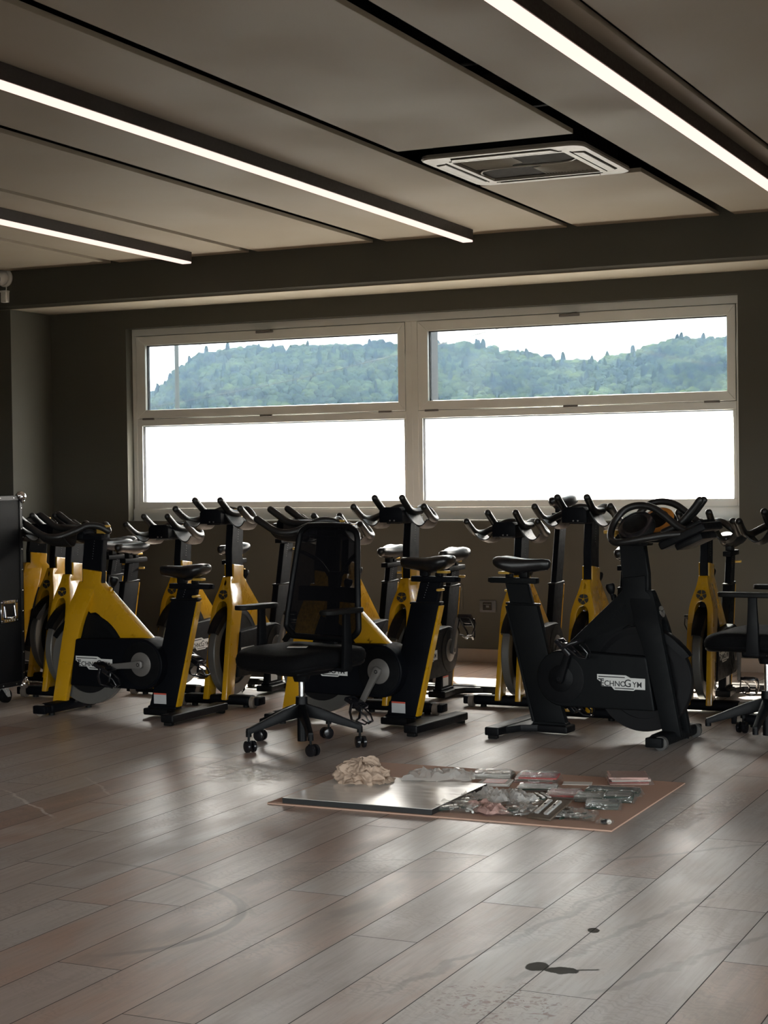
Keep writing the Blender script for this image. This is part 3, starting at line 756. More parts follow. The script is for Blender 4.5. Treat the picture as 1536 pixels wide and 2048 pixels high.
# ================================================================== SPIN BIKE  (front at x=0, rear to +x)
LEAN = .26
CRANK = (.525, .282)
def make_bike(ang):
    root = empty('spin_bike')
    # --- frame -------------------------------------------------------
    mb = MB()
    mb.prism([(.100, .69), (.118, .70), (.118, .774), (.238, .760), (.232, .700), (.25, .683), (.545, .412), (.362, .405), (.222, .528), (.200, .541), (.165, .535), (.10, .60), (.078, .655)], 'y', -.030, .030, .007, 2)
    lv = [(.042, .041, .074, -.066, .021), (.15, .040, .072, -.045, .045), (.27, .038, .070, -.022, .074), (.40, .036, .069, .004, .108), (.47, .035, .068, .019, .128), (.51, .034, .066, .026, .143),
          (.535, .031, .064, .032, .153), (.555, .025, .061, .038, .160), (.568, .015, .058, .042, .165), (.575, -.012, .056, .044, .168), (.60, -.012, .049, .051, .176), (.63, -.012, .039, .062, .186),
          (.66, -.012, .031, .072, .195), (.69, -.012, .026, .082, .202), (.705, -.012, .025, .090, .205)]
    for s in (-1, 1):
        rings = []
        for z, yi, yo, xf, xb in lv:
            q = [(xf, yi * s), (xb, yi * s), (xb, yo * s), (xf, yo * s)]
            rings.append([(x, y, z) for x, y in q])
        mb.loft(rings, True, .006, 2, ang=50)
    fr = mb.build('frame', 'yellow_paint', root, ang=30)
    # fan emblem on the fork crown
    mb = MB(); cxe, cze = .048, .607; n_ = Vector((-1, 0, .30)).normalized(); upv = Vector((.30, 0, 1)).normalized(); rv = Vector((0, 1, 0))
    c0 = Vector((cxe, 0, cze)) + n_ * .001
    for k in range(5):
        a = math.pi / 2 + k * 2 * math.pi / 5 + math.pi / 5
        P = []
        for (r_, da) in ((.0075, -.36), (.0262, -.53), (.0278, 0), (.0262, .53), (.0075, .36)):
            P.append(c0 + rv * (r_ * math.cos(a + da)) + upv * (r_ * math.sin(a + da)))
        mb.loft([[p - n_ * .003 for p in P], [p + n_ * .0015 for p in P]])
    mb.build('fan_emblem', 'black_print', fr)
    # raised lettering along both flanks of the diagonal tube
    me = text_mesh('TECHNOGYM', .046, .0006, 1.25)
    a = math.atan2(.412 - .683, .545 - .25)
    for s in (-1, 1):
        mb = MB()
        base = Matrix.Translation((.335, s * .0303, .527))
        if s < 0: rot = Matrix.Rotation(-a, 4, 'Y') @ Matrix.Rotation(math.pi / 2, 4, 'X')
        else: rot = Matrix.Rotation(-a, 4, 'Y') @ Matrix.Rotation(math.pi, 4, 'Z') @ Matrix.Rotation(math.pi / 2, 4, 'X')
        c = me.copy(); c.transform(base @ rot); add_mesh(mb, c, None); bpy.data.meshes.remove(c)
        mb.build('frame_lettering', 'yellow_paint', fr)
    bpy.data.meshes.remove(me)
    # --- tension knob and brake lever ---------------------------------
    d = Vector((.68, 0, .73)).normalized(); b0 = Vector((.297, 0, .668))
    mb = MB(); mb.lathe(b0 - d * .01, (.25, 0, 1), [(.010, 0), (.010, .022), (.013, .024), (.021, .045), (.023, .062), (.019, .070), (.001, .071)], 20); kn = mb.build('tension_knob', 'black_plastic', root)
    mb = MB(); mb.lathe(b0 - d * .02, (.25, 0, 1), [(.014, 0), (.014, .02), (.010, .026)], 14); mb.build('knob_collar', 'yellow_paint', kn)
    # --- front stabiliser ----------------------------------------------
    mb = MB(); mb.box((-.046, -.205, .014), (.038, .205, .066), .020, 3)
    for s in (-1, 1):
        mb.box((-.046, min(s * .232, s * .262), .016), (.034, max(s * .232, s * .262), .060), .008, 2); mb.box((-.01, min(s * .2, s * .24), .02), (.034, max(s * .2, s * .24), .058), .004, 1)
    st = mb.build('front_stabilizer', 'black_paint', root)
    for s in (-1, 1):
        mb = MB(); mb.lathe((-.026, s * .218, .032), (0, 1, 0), [(.020, -.014), (.032, -.012), (.032, .012), (.020, .014)], 24); mb.build('roller', 'roller_tan', st)
        mb = MB(); mb.cyl((.0, s * .16, .0), (.0, s * .16, .016), .017, n=14); mb.build('foot', 'rubber', st)
    # --- flywheel and its guard -----------------------------------------
    wc = (.140, 0, .285)
    mb = MB(); mb.lathe(wc, (0, 1, 0), [(.178, -.021), (.235, -.021), (.238, -.016), (.238, .016), (.235, .021), (.178, .021), (.178, -.021)], 72)
    wh = mb.build('flywheel', 'wheel_grey', root, ang=25)
    mb = MB(); mb.lathe(wc, (0, 1, 0), [(.001, -.024), (.03, -.024), (.04, -.012), (.179, -.012), (.179, .012), (.04, .012), (.03, .024), (.001, .024)], 48); mb.build('wheel_disc', 'wheel_black', wh, ang=25)
    mb = MB(); rows = []
    for i in range(25):
        a = R(152 - 128 * i / 24); w = .030 if i > 2 else .024 + .002 * i
        fl = .010 * max(0, 1 - i / 3)
        ro, ri = .252 + fl, .246 + fl
        rows.append([(wc[0] + r_ * math.cos(a), y, wc[2] + r_ * math.sin(a)) for r_, y in ((ri - .028, -w - .003), (ro, -w), (ro + .004, -w * .4), (ro + .004, w * .4), (ro, w), (ri - .028, w + .003), (ri, w - .004), (ri, -w + .004))])
    mb.loft(rows); 
    # filled guard cheeks behind the fork
    for s in (-1, 1):
        P = [(wc[0] + .252 * math.cos(R(t)), wc[2] + .252 * math.sin(R(t))) for t in range(100, 29, -7)] + [(.36, .38), (.10, .38), (.08, .45)]
        mb.prism(P, 'y', min(s * .024, s * .031), max(s * .024, s * .031))
    mb.build('wheel_guard', 'black_plastic', root, ang=30)
    # --- chain cover ------------------------------------------------------
    P = [(.060, .152), (.100, .402)]
    P += [(.50, .416)] + [(.520 + .134 * math.cos(R(t)), .282 + .134 * math.sin(R(t))) for t in range(82, -91, -12)] + [(.30, .149)]
    mb = MB(); mb.prism(P, 'y', -.078, .078, .012, 3)
    cv = mb.build('chain_cover', 'black_paint', root, ang=30)
    for s in (-1, 1):
        mb = MB(); mb.lathe((CRANK[0], s * .079, CRANK[1]), (0, s, 0), [(.118, -.004), (.118, .0012), (.112, .0022), (.001, .0022)], 48); mb.build('cover_ring', 'black_plastic', cv)
    U = [(0, 1), (.60, 1), (.70, .84), (1, .84), (1, .10), (.80, .10), (.76, 0), (.36, 0), (.30, .22), (.09, .22), (.08, .48), (0, .66)]
    Lg, Hg = .238, .070
    for s in (-1, 1):
        M = Matrix.Translation((.222, s * .0785, .277)) @ (Matrix.Rotation(math.pi, 4, 'Z') if s > 0 else Matrix.Identity(4))
        mb = MB(); mb.prism([((u - .5) * Lg, (v - .5) * Hg) for u, v in U], 'y', -.0012, .0008, mat=M); mb.build('logo_plate', 'white_print', cv, flat=True)
        mb = MB()
        big = text_mesh('T', .050, .0004); big.transform(Matrix.Translation((-.099, -.004, 0))); add_mesh(mb, big, None); bpy.data.meshes.remove(big)
        t1 = text_mesh('ECHNO', .036, .0004, 1.0, 1.0); t1.transform(Matrix.Translation((-.038, -.007, 0))); add_mesh(mb, t1, None); bpy.data.meshes.remove(t1)
        big = text_mesh('G', .050, .0004); big.transform(Matrix.Translation((.034, -.003, 0))); add_mesh(mb, big, None); bpy.data.meshes.remove(big)
        t1 = text_mesh('YM', .037, .0004, 1.0, .92, .0001); t1.transform(Matrix.Translation((.081, -.007, 0))); add_mesh(mb, t1, None); bpy.data.meshes.remove(t1)
        mb.box((-.112, .0225, -.0004), (.020, .0270, .0004)); mb.box((-.03, -.0285, -.0004), (.064, -.0245, .0004))
        bmesh.ops.transform(mb.bm, matrix=M @ Matrix.Translation((0, -.0016, 0)) @ Matrix.Rotation(math.pi / 2, 4, 'X'), verts=mb.bm.verts)
        mb.build('logo_lettering', 'black_print', cv, flat=True)
    # --- cranks and pedals ---------------------------------------------------
    for s in (-1, 1):
        mb = MB(); mb.lathe((CRANK[0], s * .081, CRANK[1]), (0, s, 0), [(.063, -.004), (.063, .003), (.060, .0045), (.001, .0045)], 40); mb.build('hub_plate', 'grey_metal', root)
        mb = MB()
        yo = s * .098
        rings = []
        for u, w, t_ in ((-.022, .012, .008), (-.014, .019, .010), (.0, .0215, .011), (.02, .019, .010), (.09, .0155, .009), (.16, .0145, .009), (.176, .012, .008), (.184, .007, .006)):
            y2 = yo + s * (.012 * max(0, u) / .17)
            rings.append([(u, y2 - t_, -w), (u, y2 + t_, -w), (u, y2 + t_, w), (u, y2 - t_, w)])
        mb.loft(rings, True, .003, 2)
        cr = mb.build('crank_arm', 'grey_metal', root, loc=(CRANK[0], 0, CRANK[1]))
        cr['side'] = s
        mb = MB(); mb.lathe((0, yo + s * .010, 0), (0, s, 0), [(.0095, 0), (.0095, .0015), (.006, .0016), (.005, -.004), (.001, -.004)], 14)
        mb.build('crank_bolt', 'black_gloss', cr)
        mb = MB(); px, py = 0, s * .165
        mb.cyl((px, s * .100, 0), (px, s * .21, 0), .008, n=12)
        mb.box((px - .046, py - .040, -.010), (px + .046, py - .032, .010), .003); mb.box((px - .046, py + .032, -.010), (px + .046, py + .040, .010), .003)
        mb.box((px - .050, py - .040, -.009), (px - .042, py + .040, .009), .003); mb.box((px + .042, py - .040, -.009), (px + .050, py + .040, .009), .003)
        mb.box((px - .02, py - .03, -.013), (px + .02, py + .03, .013), .005)
        # toe cage and strap
        for yy in (-.030, .030):
            mb.tube([(px + .04, py + yy, .006), (px - .03, py + yy, .016), (px - .085, py + yy * .8, .022), (px - .112, py + yy * .6, .042), (px - .098, py + yy * .6, .066), (px - .05, py + yy, .072)], .0045, 8)
        mb.tube([(px - .112, py - .019, .042), (px - .114, py, .043), (px - .112, py + .019, .042)], .005, 8)
        mb.tube([(px, py - .046, .0), (px - .012, py - .05, .04), (px - .03, py - .036, .075), (px - .034, py, .086), (px - .03, py + .036, .075), (px - .012, py + .05, .04), (px, py + .046, .0)], .0035, 6, flat=2.2)
        mb.build('pedal', 'black_gloss', cr, loc=(.170, 0, 0))
        a = ang if s < 0 else ang + 180
        cr.rotation_euler = (0, R(a), 0)
    # --- rear column, base and stabiliser -------------------------------------
    mb = MB(); mb.prism([(.528, .046), (.692, .046), (.716, .14), (.838, .622), (.678, .618), (.556, .14)], 'y', -.020, .020, .006, 2)
    mb.prism([(.522, .046), (.705, .046), (.700, .062), (.530, .062)], 'y', -.028, .028, .004, 1)
    co = mb.build('rear_column', 'black_paint', root, ang=30)
    mb = MB(); mb.prism([(.696, .06), (.7105, .06), (.846, .612), (.8345, .612)], 'y', -.0205, .0205, .002, 1); mb.build('column_trim', 'yellow_paint', co)
    mb = MB(); mb.prism([(.672, .615), (.842, .619), (.843, .630), (.674, .626)], 'y', -.023, .023, .003, 1); mb.build('column_collar', 'black_plastic', co)
    mb = MB(); mb.box((.562, -.0212, .072), (.640, -.0200, .128)); lb = mb.build('warning_label', 'label_grey', co, flat=True)
    mb = MB(); mb.box((.562, -.0216, .120), (.640, -.0204, .128)); mb.build('label_band', 'red_print', co, flat=True)
    mb = MB(); mb.box((.512, -.052, .014), (.708, .052, .050), .010, 3)
    mb.prism([(.66, -.05), (.66, .05), (.735, .085), (.775, .20), (.80, .20), (.80, -.20), (.775, -.20), (.735, -.085)], 'z', .016, .050, .006, 2)
    mb.box((.768, -.262, .016), (.842, .262, .056), .009, 3)
    rs = mb.build('rear_stabilizer', 'black_plastic', root, ang=30)
    for s in (-1, 1):
        mb = MB(); mb.box((.782, min(s * .225, s * .255), 0), (.828, max(s * .225, s * .255), .018), .003, 1); mb.build('foot', 'rubber', rs)
    # --- seat group -------------------------------------------------------------
    mb = MB(); L0 = -.50
    mb.prism([(.700 + LEAN * L0, .62 + L0), (.822 + LEAN * L0, .62 + L0), (.836, .678), (.716, .676)], 'y', -.016, .016, .004, 1)
    sp = mb.build('seat_post', 'black_paint', root)
    mb = MB()
    for k in range(7): mb.box((.768 - .03 + .0045 * k, -.0167, .636 - .012 * 3 + .012 * k - .0012), (.7685 - .03 + .0045 * k + .002, -.0160, .636 - .012 * 3 + .012 * k + .0012))
    mb.build('post_scale', 'label_grey', sp, flat=True)
    mb = MB(); mb.box((.668, -.022, .676), (.915, .022, .704), .005, 2); mb.cyl((.912, 0, .690), (.930, 0, .690), .012, n=14)
    sl = mb.build('seat_slider', 'black_paint', root)
    mb = MB(); mb.box((.80, -.012, .704), (.835, .012, .722), .003); mb.build('slider_clamp', 'black_plastic', sl)
    mb = MB(); mb.box((.812, -.018, .720), (.872, .018, .733), .004, 2); mb.build('slider_lever', 'gold_lever', sl)
    mb = MB(); mb.box((.826, -.05, .634), (.842, .012, .646), .003, 1); mb.build('height_lever', 'gold_lever', sp)
    # saddle
    mb = MB(); mb.box((.715, -.018, .704), (.762, .018, .735), .006, 2); mb.cyl((.738, -.028, .742), (.738, .028, .742), .015, n=16)
    for s in (-1, 1): mb.tube([(.645, s * .010, .765), (.69, s * .020, .748), (.77, s * .024, .746), (.83, s * .034, .762)], .0042, 8)
    sc_ = mb.build('saddle_clamp', 'black_plastic', root)
    sec = [(.602, .010, .784, .766), (.612, .021, .794, .754), (.645, .026, .798, .750), (.69, .031, .797, .744), (.735, .044, .797, .736), (.775, .063, .801, .730), (.815, .077, .807, .734), (.850, .080, .810, .744), (.874, .070, .807, .758), (.886, .046, .800, .772)]
    rings = []
    for x, w, zt, zb in sec:
        r_ = []
        for k in range(20):
            a = 2 * math.pi * k / 20; cy, sy = math.cos(a), math.sin(a)
            y = w * abs(cy) ** .75 * (1 if cy >= 0 else -1)
            dip = -.006 * max(0, 1 - (y / max(w * .45, 1e-3)) ** 2) if x > .64 else 0
            z = (zt + zb) / 2 + (zt - zb) / 2 * abs(sy) ** .8 * (1 if sy >= 0 else -1)
            if sy > 0: z += dip
            else: z -= 0.012 * (1 - abs(cy)) * (1 if x < .8 else .4)
            r_.append((x, y, z))
        rings.append(r_)
    mb = MB(); mb.loft(rings); sd_ = mb.build('saddle', 'saddle_vinyl', root, ang=60)
    # --- handlebar group -----------------------------------------------------------
    mb = MB(); mb.prism([(.103 - .0, .50), (.228, .50), (.236, .76), (.252, .935), (.130, .935), (.105, .76)], 'y', -.021, .021, .004, 1)
    hs = mb.build('handlebar_stem', 'black_paint', root)
    mb = MB()
    for k in range(9): mb.box((.176 + .0022 * k, -.0217, .80 + .0135 * k - .0012), (.178 + .0022 * k, -.0210, .80 + .0135 * k + .0012))
    mb.build('stem_scale', 'label_grey', hs, flat=True)
    root['_pending'] = 1
    return root

def smooth_path(pts, n=6):
    P = [Vector(p) for p in pts]; out = []
    for i in range(len(P) - 1):
        a, b, c, d = P[max(i - 1, 0)], P[i], P[i + 1], P[min(i + 2, len(P) - 1)]
        for k in range(n):
            t = k / n
            out.append(.5 * ((2 * b) + (c - a) * t + (2 * a - 5 * b + 4 * c - d) * t * t + (3 * b - a - 3 * c + d) * t ** 3))
    out.append(P[-1]); return out

def standard_bars(root):
    # centre housing in front of the stem
    mb = MB()
    mb.loft([[(-.092, -.066, .905), (-.092, .066, .905), (-.092, .066, .965), (-.092, .048, .986), (-.092, -.048, .986), (-.092, -.066, .965)],
             [(.05, -.066, .905), (.05, .066, .905), (.05, .066, .962), (.05, .050, .978), (.05, -.050, .978), (.05, -.066, .962)],
             [(.14, -.050, .905), (.14, .050, .905), (.14, .050, .945), (.14, .040, .955), (.14, -.040, .955), (.14, -.050, .945)]], True, .005, 2)
    mb.box((-.06, -.04, .898), (.25, .04, .930), .006, 2)
    ch = mb.build('bar_housing', 'black_paint', root, ang=30)
    mb = MB()
    for y in (-.020, .004): mb.cyl((-.094, y, .916), (-.091, y, .916), .004, n=10)
    mb.build('housing_screw', 'grey_metal', ch)
    mb = MB(); mb.box((.208, -.020, .966), (.272, .020, .980), .003, 1); mb.box((.20, -.016, .925), (.25, .016, .968), .004, 1)
    mb.build('bar_lever', 'gold_lever', ch)
    for s in (-1, 1):
        mb = MB()
        mb.tube(smooth_path([(-.118, s * .078, 1.034), (-.07, s * .077, 1.003), (-.022, s * .076, .975), (.03, s * .077, .963), (.12, s * .080, .960)]), .018, 14, round_ends=True)
        mb.build('inner_horn', 'grip_rubber', root, ang=60)
        mb = MB()
        mb.tube(smooth_path([(-.118, s * .200, .988), (-.07, s * .200, .960), (-.02, s * .198, .934), (.035, s * .193, .921), (.09, s * .176, .924), (.145, s * .132, .950), (.19, s * .078, .978), (.235, s * .030, .972), (.268, 0, .948)]), .018, 14, round_ends=True)
        mb.build('outer_grip', 'grip_rubber', root, ang=60)
        # curved forearm rest slung between the bars
        mb = MB(); rows = []
        for x, k in ((-.045, .0), (-.02, .55), (.02, .9), (.07, 1), (.115, .9)):
            row = []
            for i in range(11):
                u = i / 10; y = .070 + .112 * u
                z = .962 - .04 * u - .068 * math.sin(math.pi * min(1, u * 1.02)) ** .8 * (.75 + .25 * k)
                row.append((x + .02 * math.sin(math.pi * u), s * y, z))
            rows.append(row)
        mb.grid(rows, thick=.006); mb.build('arm_rest', 'grip_rubber', root, ang=60)

def console_bars(root):
    # hooped aero bar with round pads, as on the black bike
    mb = MB(); mb.box((-.02, -.05, .905), (.25, .05, .945), .010, 2); mb.prism([(.10, .89), (.26, .89), (.262, .935), (.09, .935)], 'y', -.035, .035, .006, 2)
    ch = mb.build('bar_housing', 'black_paint', root, ang=30)
    mb = MB(); mb.box((.262, -.022, .944), (.325, .022, .962), .003, 1); mb.box((.25, -.018, .925), (.285, .018, .944), .003, 1); mb.build('bar_lever', 'gold_lever', ch)
    # tilted tray carrying the display
    rot = Matrix.Translation((-.07, 0, .955)) @ Matrix.Rotation(R(24), 4, 'Y')
    mb = MB(); mb.box((-.135, -.125, -.045), (.10, .125, -.005), .014, 3, mat=rot); mb.box((-.10, -.10, -.075), (.04, .10, -.04), .012, 2, mat=rot)
    mb.box((-.12, -.085, -.005), (.07, .085, .012), .006, 2, mat=rot)
    tr = mb.build('display_tray', 'black_plastic', root, ang=30)
    for s in (-1, 1):
        def q(x, y, z):          # the near hoop leans in over its pad, the far one leans out
            return (x, s * y, z) if s > 0 else (x, -(.27 - y), z + .012)
        loop = [q(-.11, .10, .950), q(-.03, .135, .945), (q(.06, .185, .930)), q(.15, .200, .914), q(.205, .185, .915), q(.232, .155, .945), q(.228, .115, 1.005), q(.190, .085, 1.058), q(.13, .072, 1.078), q(.06, .070, 1.068), q(.0, .072, 1.030), q(-.06, .075, .985), q(-.11, .08, .960)]
        mb = MB(); mb.tube(smooth_path(loop), .0165, 14, round_ends=True); mb.build('bar_hoop', 'grip_rubber', root, ang=60)
        mb = MB(); mb.tube(smooth_path([(.02, s * .030, .955), (-.05, s * .028, .990), (-.115, s * .026, 1.055), (-.150, s * .026, 1.100)]), .017, 14, round_ends=True); mb.build('inner_horn', 'grip_rubber', root, ang=60)
        ax = Vector((.05, .62, .62)).normalized(); c = q(.115, .135, .985)
        mb = MB(); mb.lathe(c, ax, [(.070, -.045), (.088, -.020), (.082, .010), (.058, .018), (.046, .006), (.001, .002)], 40); pd_ = mb.build('elbow_pad', 'rubber', root, ang=40)
        mb = MB(); mb.lathe(c, ax, [(.083, .0105), (.081, .0125), (.060, .0195), (.0585, .0182), (.083, .0105)], 40); mb.build('pad_ring', 'orange_print' if s < 0 else 'black_gloss', pd_)

def raise_parts(root, dseat, dbar):
    for ch in root.children:
        k = ch.name.split('.')[0]
        if k in ('seat_post', 'seat_slider', 'saddle', 'saddle_clamp'):
            ch.location.x += LEAN * dseat; ch.location.z += dseat
        if k in ('handlebar_stem', 'bar_housing', 'inner_horn', 'outer_grip', 'arm_rest', 'display_tray', 'bar_hoop', 'elbow_pad'):
            ch.location.x += .10 * dbar; ch.location.z += dbar
        if k == 'crank_arm': pass

BIKES = [  # x, y, heading, seat lift, bar lift, crank angle, black, label
    (-5.395, 7.47, -2, .0, .027, 175, 0, 'yellow spin bike seen side on at left, nearest the flight case'),
    (-4.074, 7.63, -5.8, .05, .05, 118, 0, 'yellow spin bike seen side on, half hidden behind the middle office chair'),
    (-2.085, 7.545, 174.5, .045, .02, -112, 1, 'all black spin bike facing right, with hooped bars and a round orange pad'),
    (-6.955, 9.01, 60, .05, .02, 20, 0, 'yellow spin bike mostly hidden behind the flight case, closest to the corner'),
    (-6.303, 8.451, 89, .05, .0, 40, 0, 'yellow spin bike with its narrow front facing out, first one right of the flight case'),
    (-5.781, 7.897, 91, .06, .015, 140, 0, 'yellow spin bike facing out, tucked close behind the side-on bike at left'),
    (-5.243, 8.22, 91.5, .04, .0, 100, 0, 'yellow spin bike facing out, behind the saddle of the side-on bike at left'),
    (-4.724, 7.922, 91.5, .185, .095, -75, 0, 'yellow spin bike facing out with raised handlebar, just left of the middle office chair'),
    (-4.196, 8.308, 92, .03, .0, 60, 0, 'yellow spin bike facing out, hidden behind the mesh back of the middle office chair'),
    (-3.686, 8.011, 91, .03, .10, -75, 0, 'yellow spin bike facing out below the window mullion, one pedal raised'),
    (-3.20, 8.392, 90.5, .32, .012, 150, 0, 'yellow spin bike with very high saddle, behind the saddle of the black bike'),
    (-2.721, 8.127, 89.5, .04, .095, 140, 0, 'yellow spin bike facing out directly behind the black bike frame'),
    (-2.222, 8.572, 92, .10, .008, 110, 0, 'yellow spin bike facing out, right of the black bike handlebar'),
    (-1.69, 8.16, 91, .05, .02, 120, 0, 'yellow spin bike cut by the right edge of the photo, behind the right office chair'),
]
def build_bikes():
    proto = make_bike(0); standard_bars(proto)
    bproto = copy_tree(proto)
    for ch in list(bproto.children):
        if ch.name.split('.')[0] in ('bar_housing', 'inner_horn', 'outer_grip', 'arm_rest'):
            for g in list(ch.children): bpy.data.objects.remove(g)
            bpy.data.objects.remove(ch)
    console_bars(bproto)
    swap = {'yellow_paint': 'charcoal_paint', 'black_paint': 'charcoal_paint', 'wheel_grey': 'wheel_black', 'grey_metal': 'black_plastic', 'roller_tan': 'roller_pale'}
    def recolor(o):
        if o.type == 'MESH':
            k = o.name.split('.')[0]
            for sl in o.material_slots:
                m = sl.material.name
                if m in swap: sl.link = 'OBJECT'; sl.material = MATS[swap[m]]
                if k in ('fan_emblem',): sl.link = 'OBJECT'; sl.material = MATS['grey_metal']
        for c in o.children: recolor(c)
    recolor(bproto)
    for c in list(bproto.children):
        if c.name.split('.')[0] == 'rear_column':
            for g in list(c.children):
                if g.name.split('.')[0] in ('warning_label', 'label_band'): bpy.data.objects.remove(g)
    used = False
    for x, y, th, ds, db, ca, blk, lab in BIKES:
        if blk: o = bproto
        elif not used: o, used = None, True
        else: o = copy_tree(proto)
        todo.append((o or proto, x, y, th, ds, db, ca, lab))
    for o, x, y, th, ds, db, ca, lab in todo:
        if '_pending' in o: del o['_pending']
        o.location = (x, y, 0); o.rotation_euler = (0, 0, R(th))
        tag(o, lab, 'exercise bike', 'spin bikes parked under the window')
        raise_parts(o, ds, db)
        for ch in o.children:
            if ch.name.split('.')[0] == 'crank_arm':
                s = ch['side']; del ch['side']
                near = -1 if o is not bproto else 1
                ch.rotation_euler = (0, R(ca if s == near else ca + 180), 0)
                for g in ch.children:
                    if g.name.split('.')[0] == 'pedal': g.rotation_euler = (0, -ch.rotation_euler.y + R((200 if o is not bproto else 320) + (ca * 7) % 40 - 20), 0)
todo = []
build_bikes()
# ================================================================== OFFICE CHAIR (front to +x)
def make_chair(leg0):
    root = empty('office_chair')
    H = .0
    mb = MB(); mb.cyl((0, 0, .135), (0, 0, .235), .031, .027, 24); mb.cyl((0, 0, .028), (0, 0, .14), .022, .022, 20); mb.build('base_hub', 'black_plastic', root)
    for k in range(5):
        a = R(leg0 + 72 * k); M = Matrix.Rotation(a, 4, 'Z')
        mb = MB(); rings = []
        for r_, zc_, hh, w in ((.020, .172, .030, .021), (.09, .155, .026, .018), (.18, .125, .020, .0155), (.262, .098, .014, .0145), (.280, .094, .013, .0135)):
            rings.append([(r_, -w, zc_ - hh), (r_, w, zc_ - hh), (r_, w * .8, zc_ + hh), (r_, -w * .8, zc_ + hh)])
        mb.loft(rings, True, .005, 2); mb.cyl((.270, 0, .070), (.270, 0, .098), .0135, n=14)
        mb.build('base_leg', 'black_plastic', root, rot=(0, 0, a))
        # twin-wheel caster, swivelled its own way
        sw = a + R((40, -65, 150, 15, 95)[k])
        c = (math.cos(a) * .270, math.sin(a) * .270, 0)
        mb = MB(); mb.cyl((0, 0, .050), (0, 0, .074), .0055, n=10); mb.box((-.012, -.006, .026), (.020, .006, .054), .003)
        mb.cyl((.012, -.02, .0275), (.012, .02, .0275), .006, n=10)
        cs = mb.build('caster', 'black_plastic', root, loc=c, rot=(0, 0, sw))
        for s in (-1, 1):
            mb = MB(); mb.lathe((.012, s * .0155, .0275), (0, s, 0), [(.012, -.0085), (.0265, -.0075), (.0275, -.003), (.0265, .006), (.020, .0085), (.001, .009)], 24); mb.build('wheel', 'black_gloss', cs)
    mb = MB(); mb.cyl((0, 0, .22), (0, 0, .335), .0135, n=20); mb.build('gas_lift', 'chrome', root)
    mb = MB(); mb.box((-.12, -.075, .335), (.10, .075, .385), .015, 3); mb.cyl((0, 0, .305), (0, 0, .34), .034, .045, 20); mb.prism([(-.12, .345), (-.17, .36), (-.185, .42), (-.21, .42), (-.195, .335), (-.12, .335)], 'y', -.035, .035, .006, 2)
    mb.tube([(.03, -.07, .362), (.035, -.16, .362), (.032, -.225, .368)], .0055, 10, round_ends=True); mb.tube([(-.06, .07, .362), (-.065, .16, .362), (-.06, .215, .366)], .0055, 10, round_ends=True)
    mb.box((.02, -.245, .360), (.046, -.205, .376), .005, 2)
    mc = mb.build('seat_mechanism', 'black_plastic', root)
    # seat: shell and a softly rounded cushion
    def outline(sc, n=40):
        out = []
        for k in range(n):
            a = 2 * math.pi * k / n; ca, sa = math.cos(a), math.sin(a); e = .42
            x = (abs(ca) ** e) * (1 if ca >= 0 else -1) * .245 * sc + .012; y = (abs(sa) ** e) * (1 if sa >= 0 else -1) * (.245 - .018 * ca) * sc
            out.append((x, y))
        return out
    def zoff(x, y):
        f = max(0, (x - .10) / .16); b = max(0, (-x - .1) / .16)
        return -.030 * f * f - .008 * (1 - (y / .24) ** 2) * (1 - abs(x) * 2.5)
    mb = MB(); rings = []
    for sc, z in ((.86, .376), (.93, .380), (.98, .392), (.985, .402)): rings.append([(x, y, z + .6 * zoff(x, y)) for x, y in outline(sc)])
    mb.loft(rings); mb.build('seat_shell', 'black_plastic', root, ang=50)
    mb = MB(); rings = []
    for sc, z in ((.97, .398), (1.0, .412), (1.005, .430), (.985, .450), (.94, .461), (.85, .467), (.6, .470), (.3, .470), (.05, .470)): rings.append([(x, y, z + zoff(x, y) * (1 if z > .44 else .8)) for x, y in outline(sc)])
    mb.loft(rings); mb.build('seat_cushion', 'seat_fabric', root, ang=60)
    # back: frame, mesh, lumbar bar and spine
    def bx(z): return -.150 - .062 * (max(0, z - .5) / .52) ** 1.3 - .012
    def bw(z): return .232 - .052 * max(0, (z - .55) / .47) - .03 * max(0, (.56 - z) / .07) ** 2
    zs = [.495, .50, .515, .54, .58, .64, .70, .76, .82, .88, .93, .965, .99, 1.008, 1.018]
    def half(z):
        w = bw(z)
        if z > .955: w *= (1 - ((z - .955) / .067) ** 3) ** (1 / 3)
        if z < .53: w *= .72 + .28 * math.sqrt(max(0, (z - .492) / .038))
        return w
    L_ = [(bx(z) + .022 * 1, half(z), z) for z in zs]
    pts = [(x - .0, y, z) for x, y, z in L_] + [(x, -y, z) for x, y, z in L_[::-1]]
    pts.append(pts[0])
    mb = MB(); sp = smooth_path(pts, 3); mb.tube(sp, .0145, 10, cap=True, flat=1.0); bf = mb.build('back_frame', 'black_plastic', root, ang=60)
    mb = MB(); rows = []
    for z in zs:
        w = half(z); rows.append([(bx(z) + .022 - .030 * (1 - u * u) * .9, u * w, z) for u in [(-1 + 2 * i / 12) for i in range(13)]])
    mb.grid(rows); mb.build('back_mesh', 'back_mesh', root, ang=60)
    mb = MB(); rows = []
    for z in (.66, .675, .715, .73):
        rows.append([(bx(z) - .014 - .030 * (1 - u * u), u * .19, z) for u in [(-1 + 2 * i / 10) for i in range(11)]])
    mb.grid(rows, thick=.012); mb.build('lumbar_support', 'black_plastic', root)
    mb = MB(); rings = []
    for z, w in ((.405, .045), (.48, .04), (.60, .032), (.72, .03), (.80, .04)):
        x = bx(max(z, .5)) - .05 + (.015 if z < .5 else 0); rings.append([(x - .012, -w, z), (x + .012, -w, z), (x + .012, w, z), (x - .012, w, z)])
    mb.loft(rings, True, .005, 2)
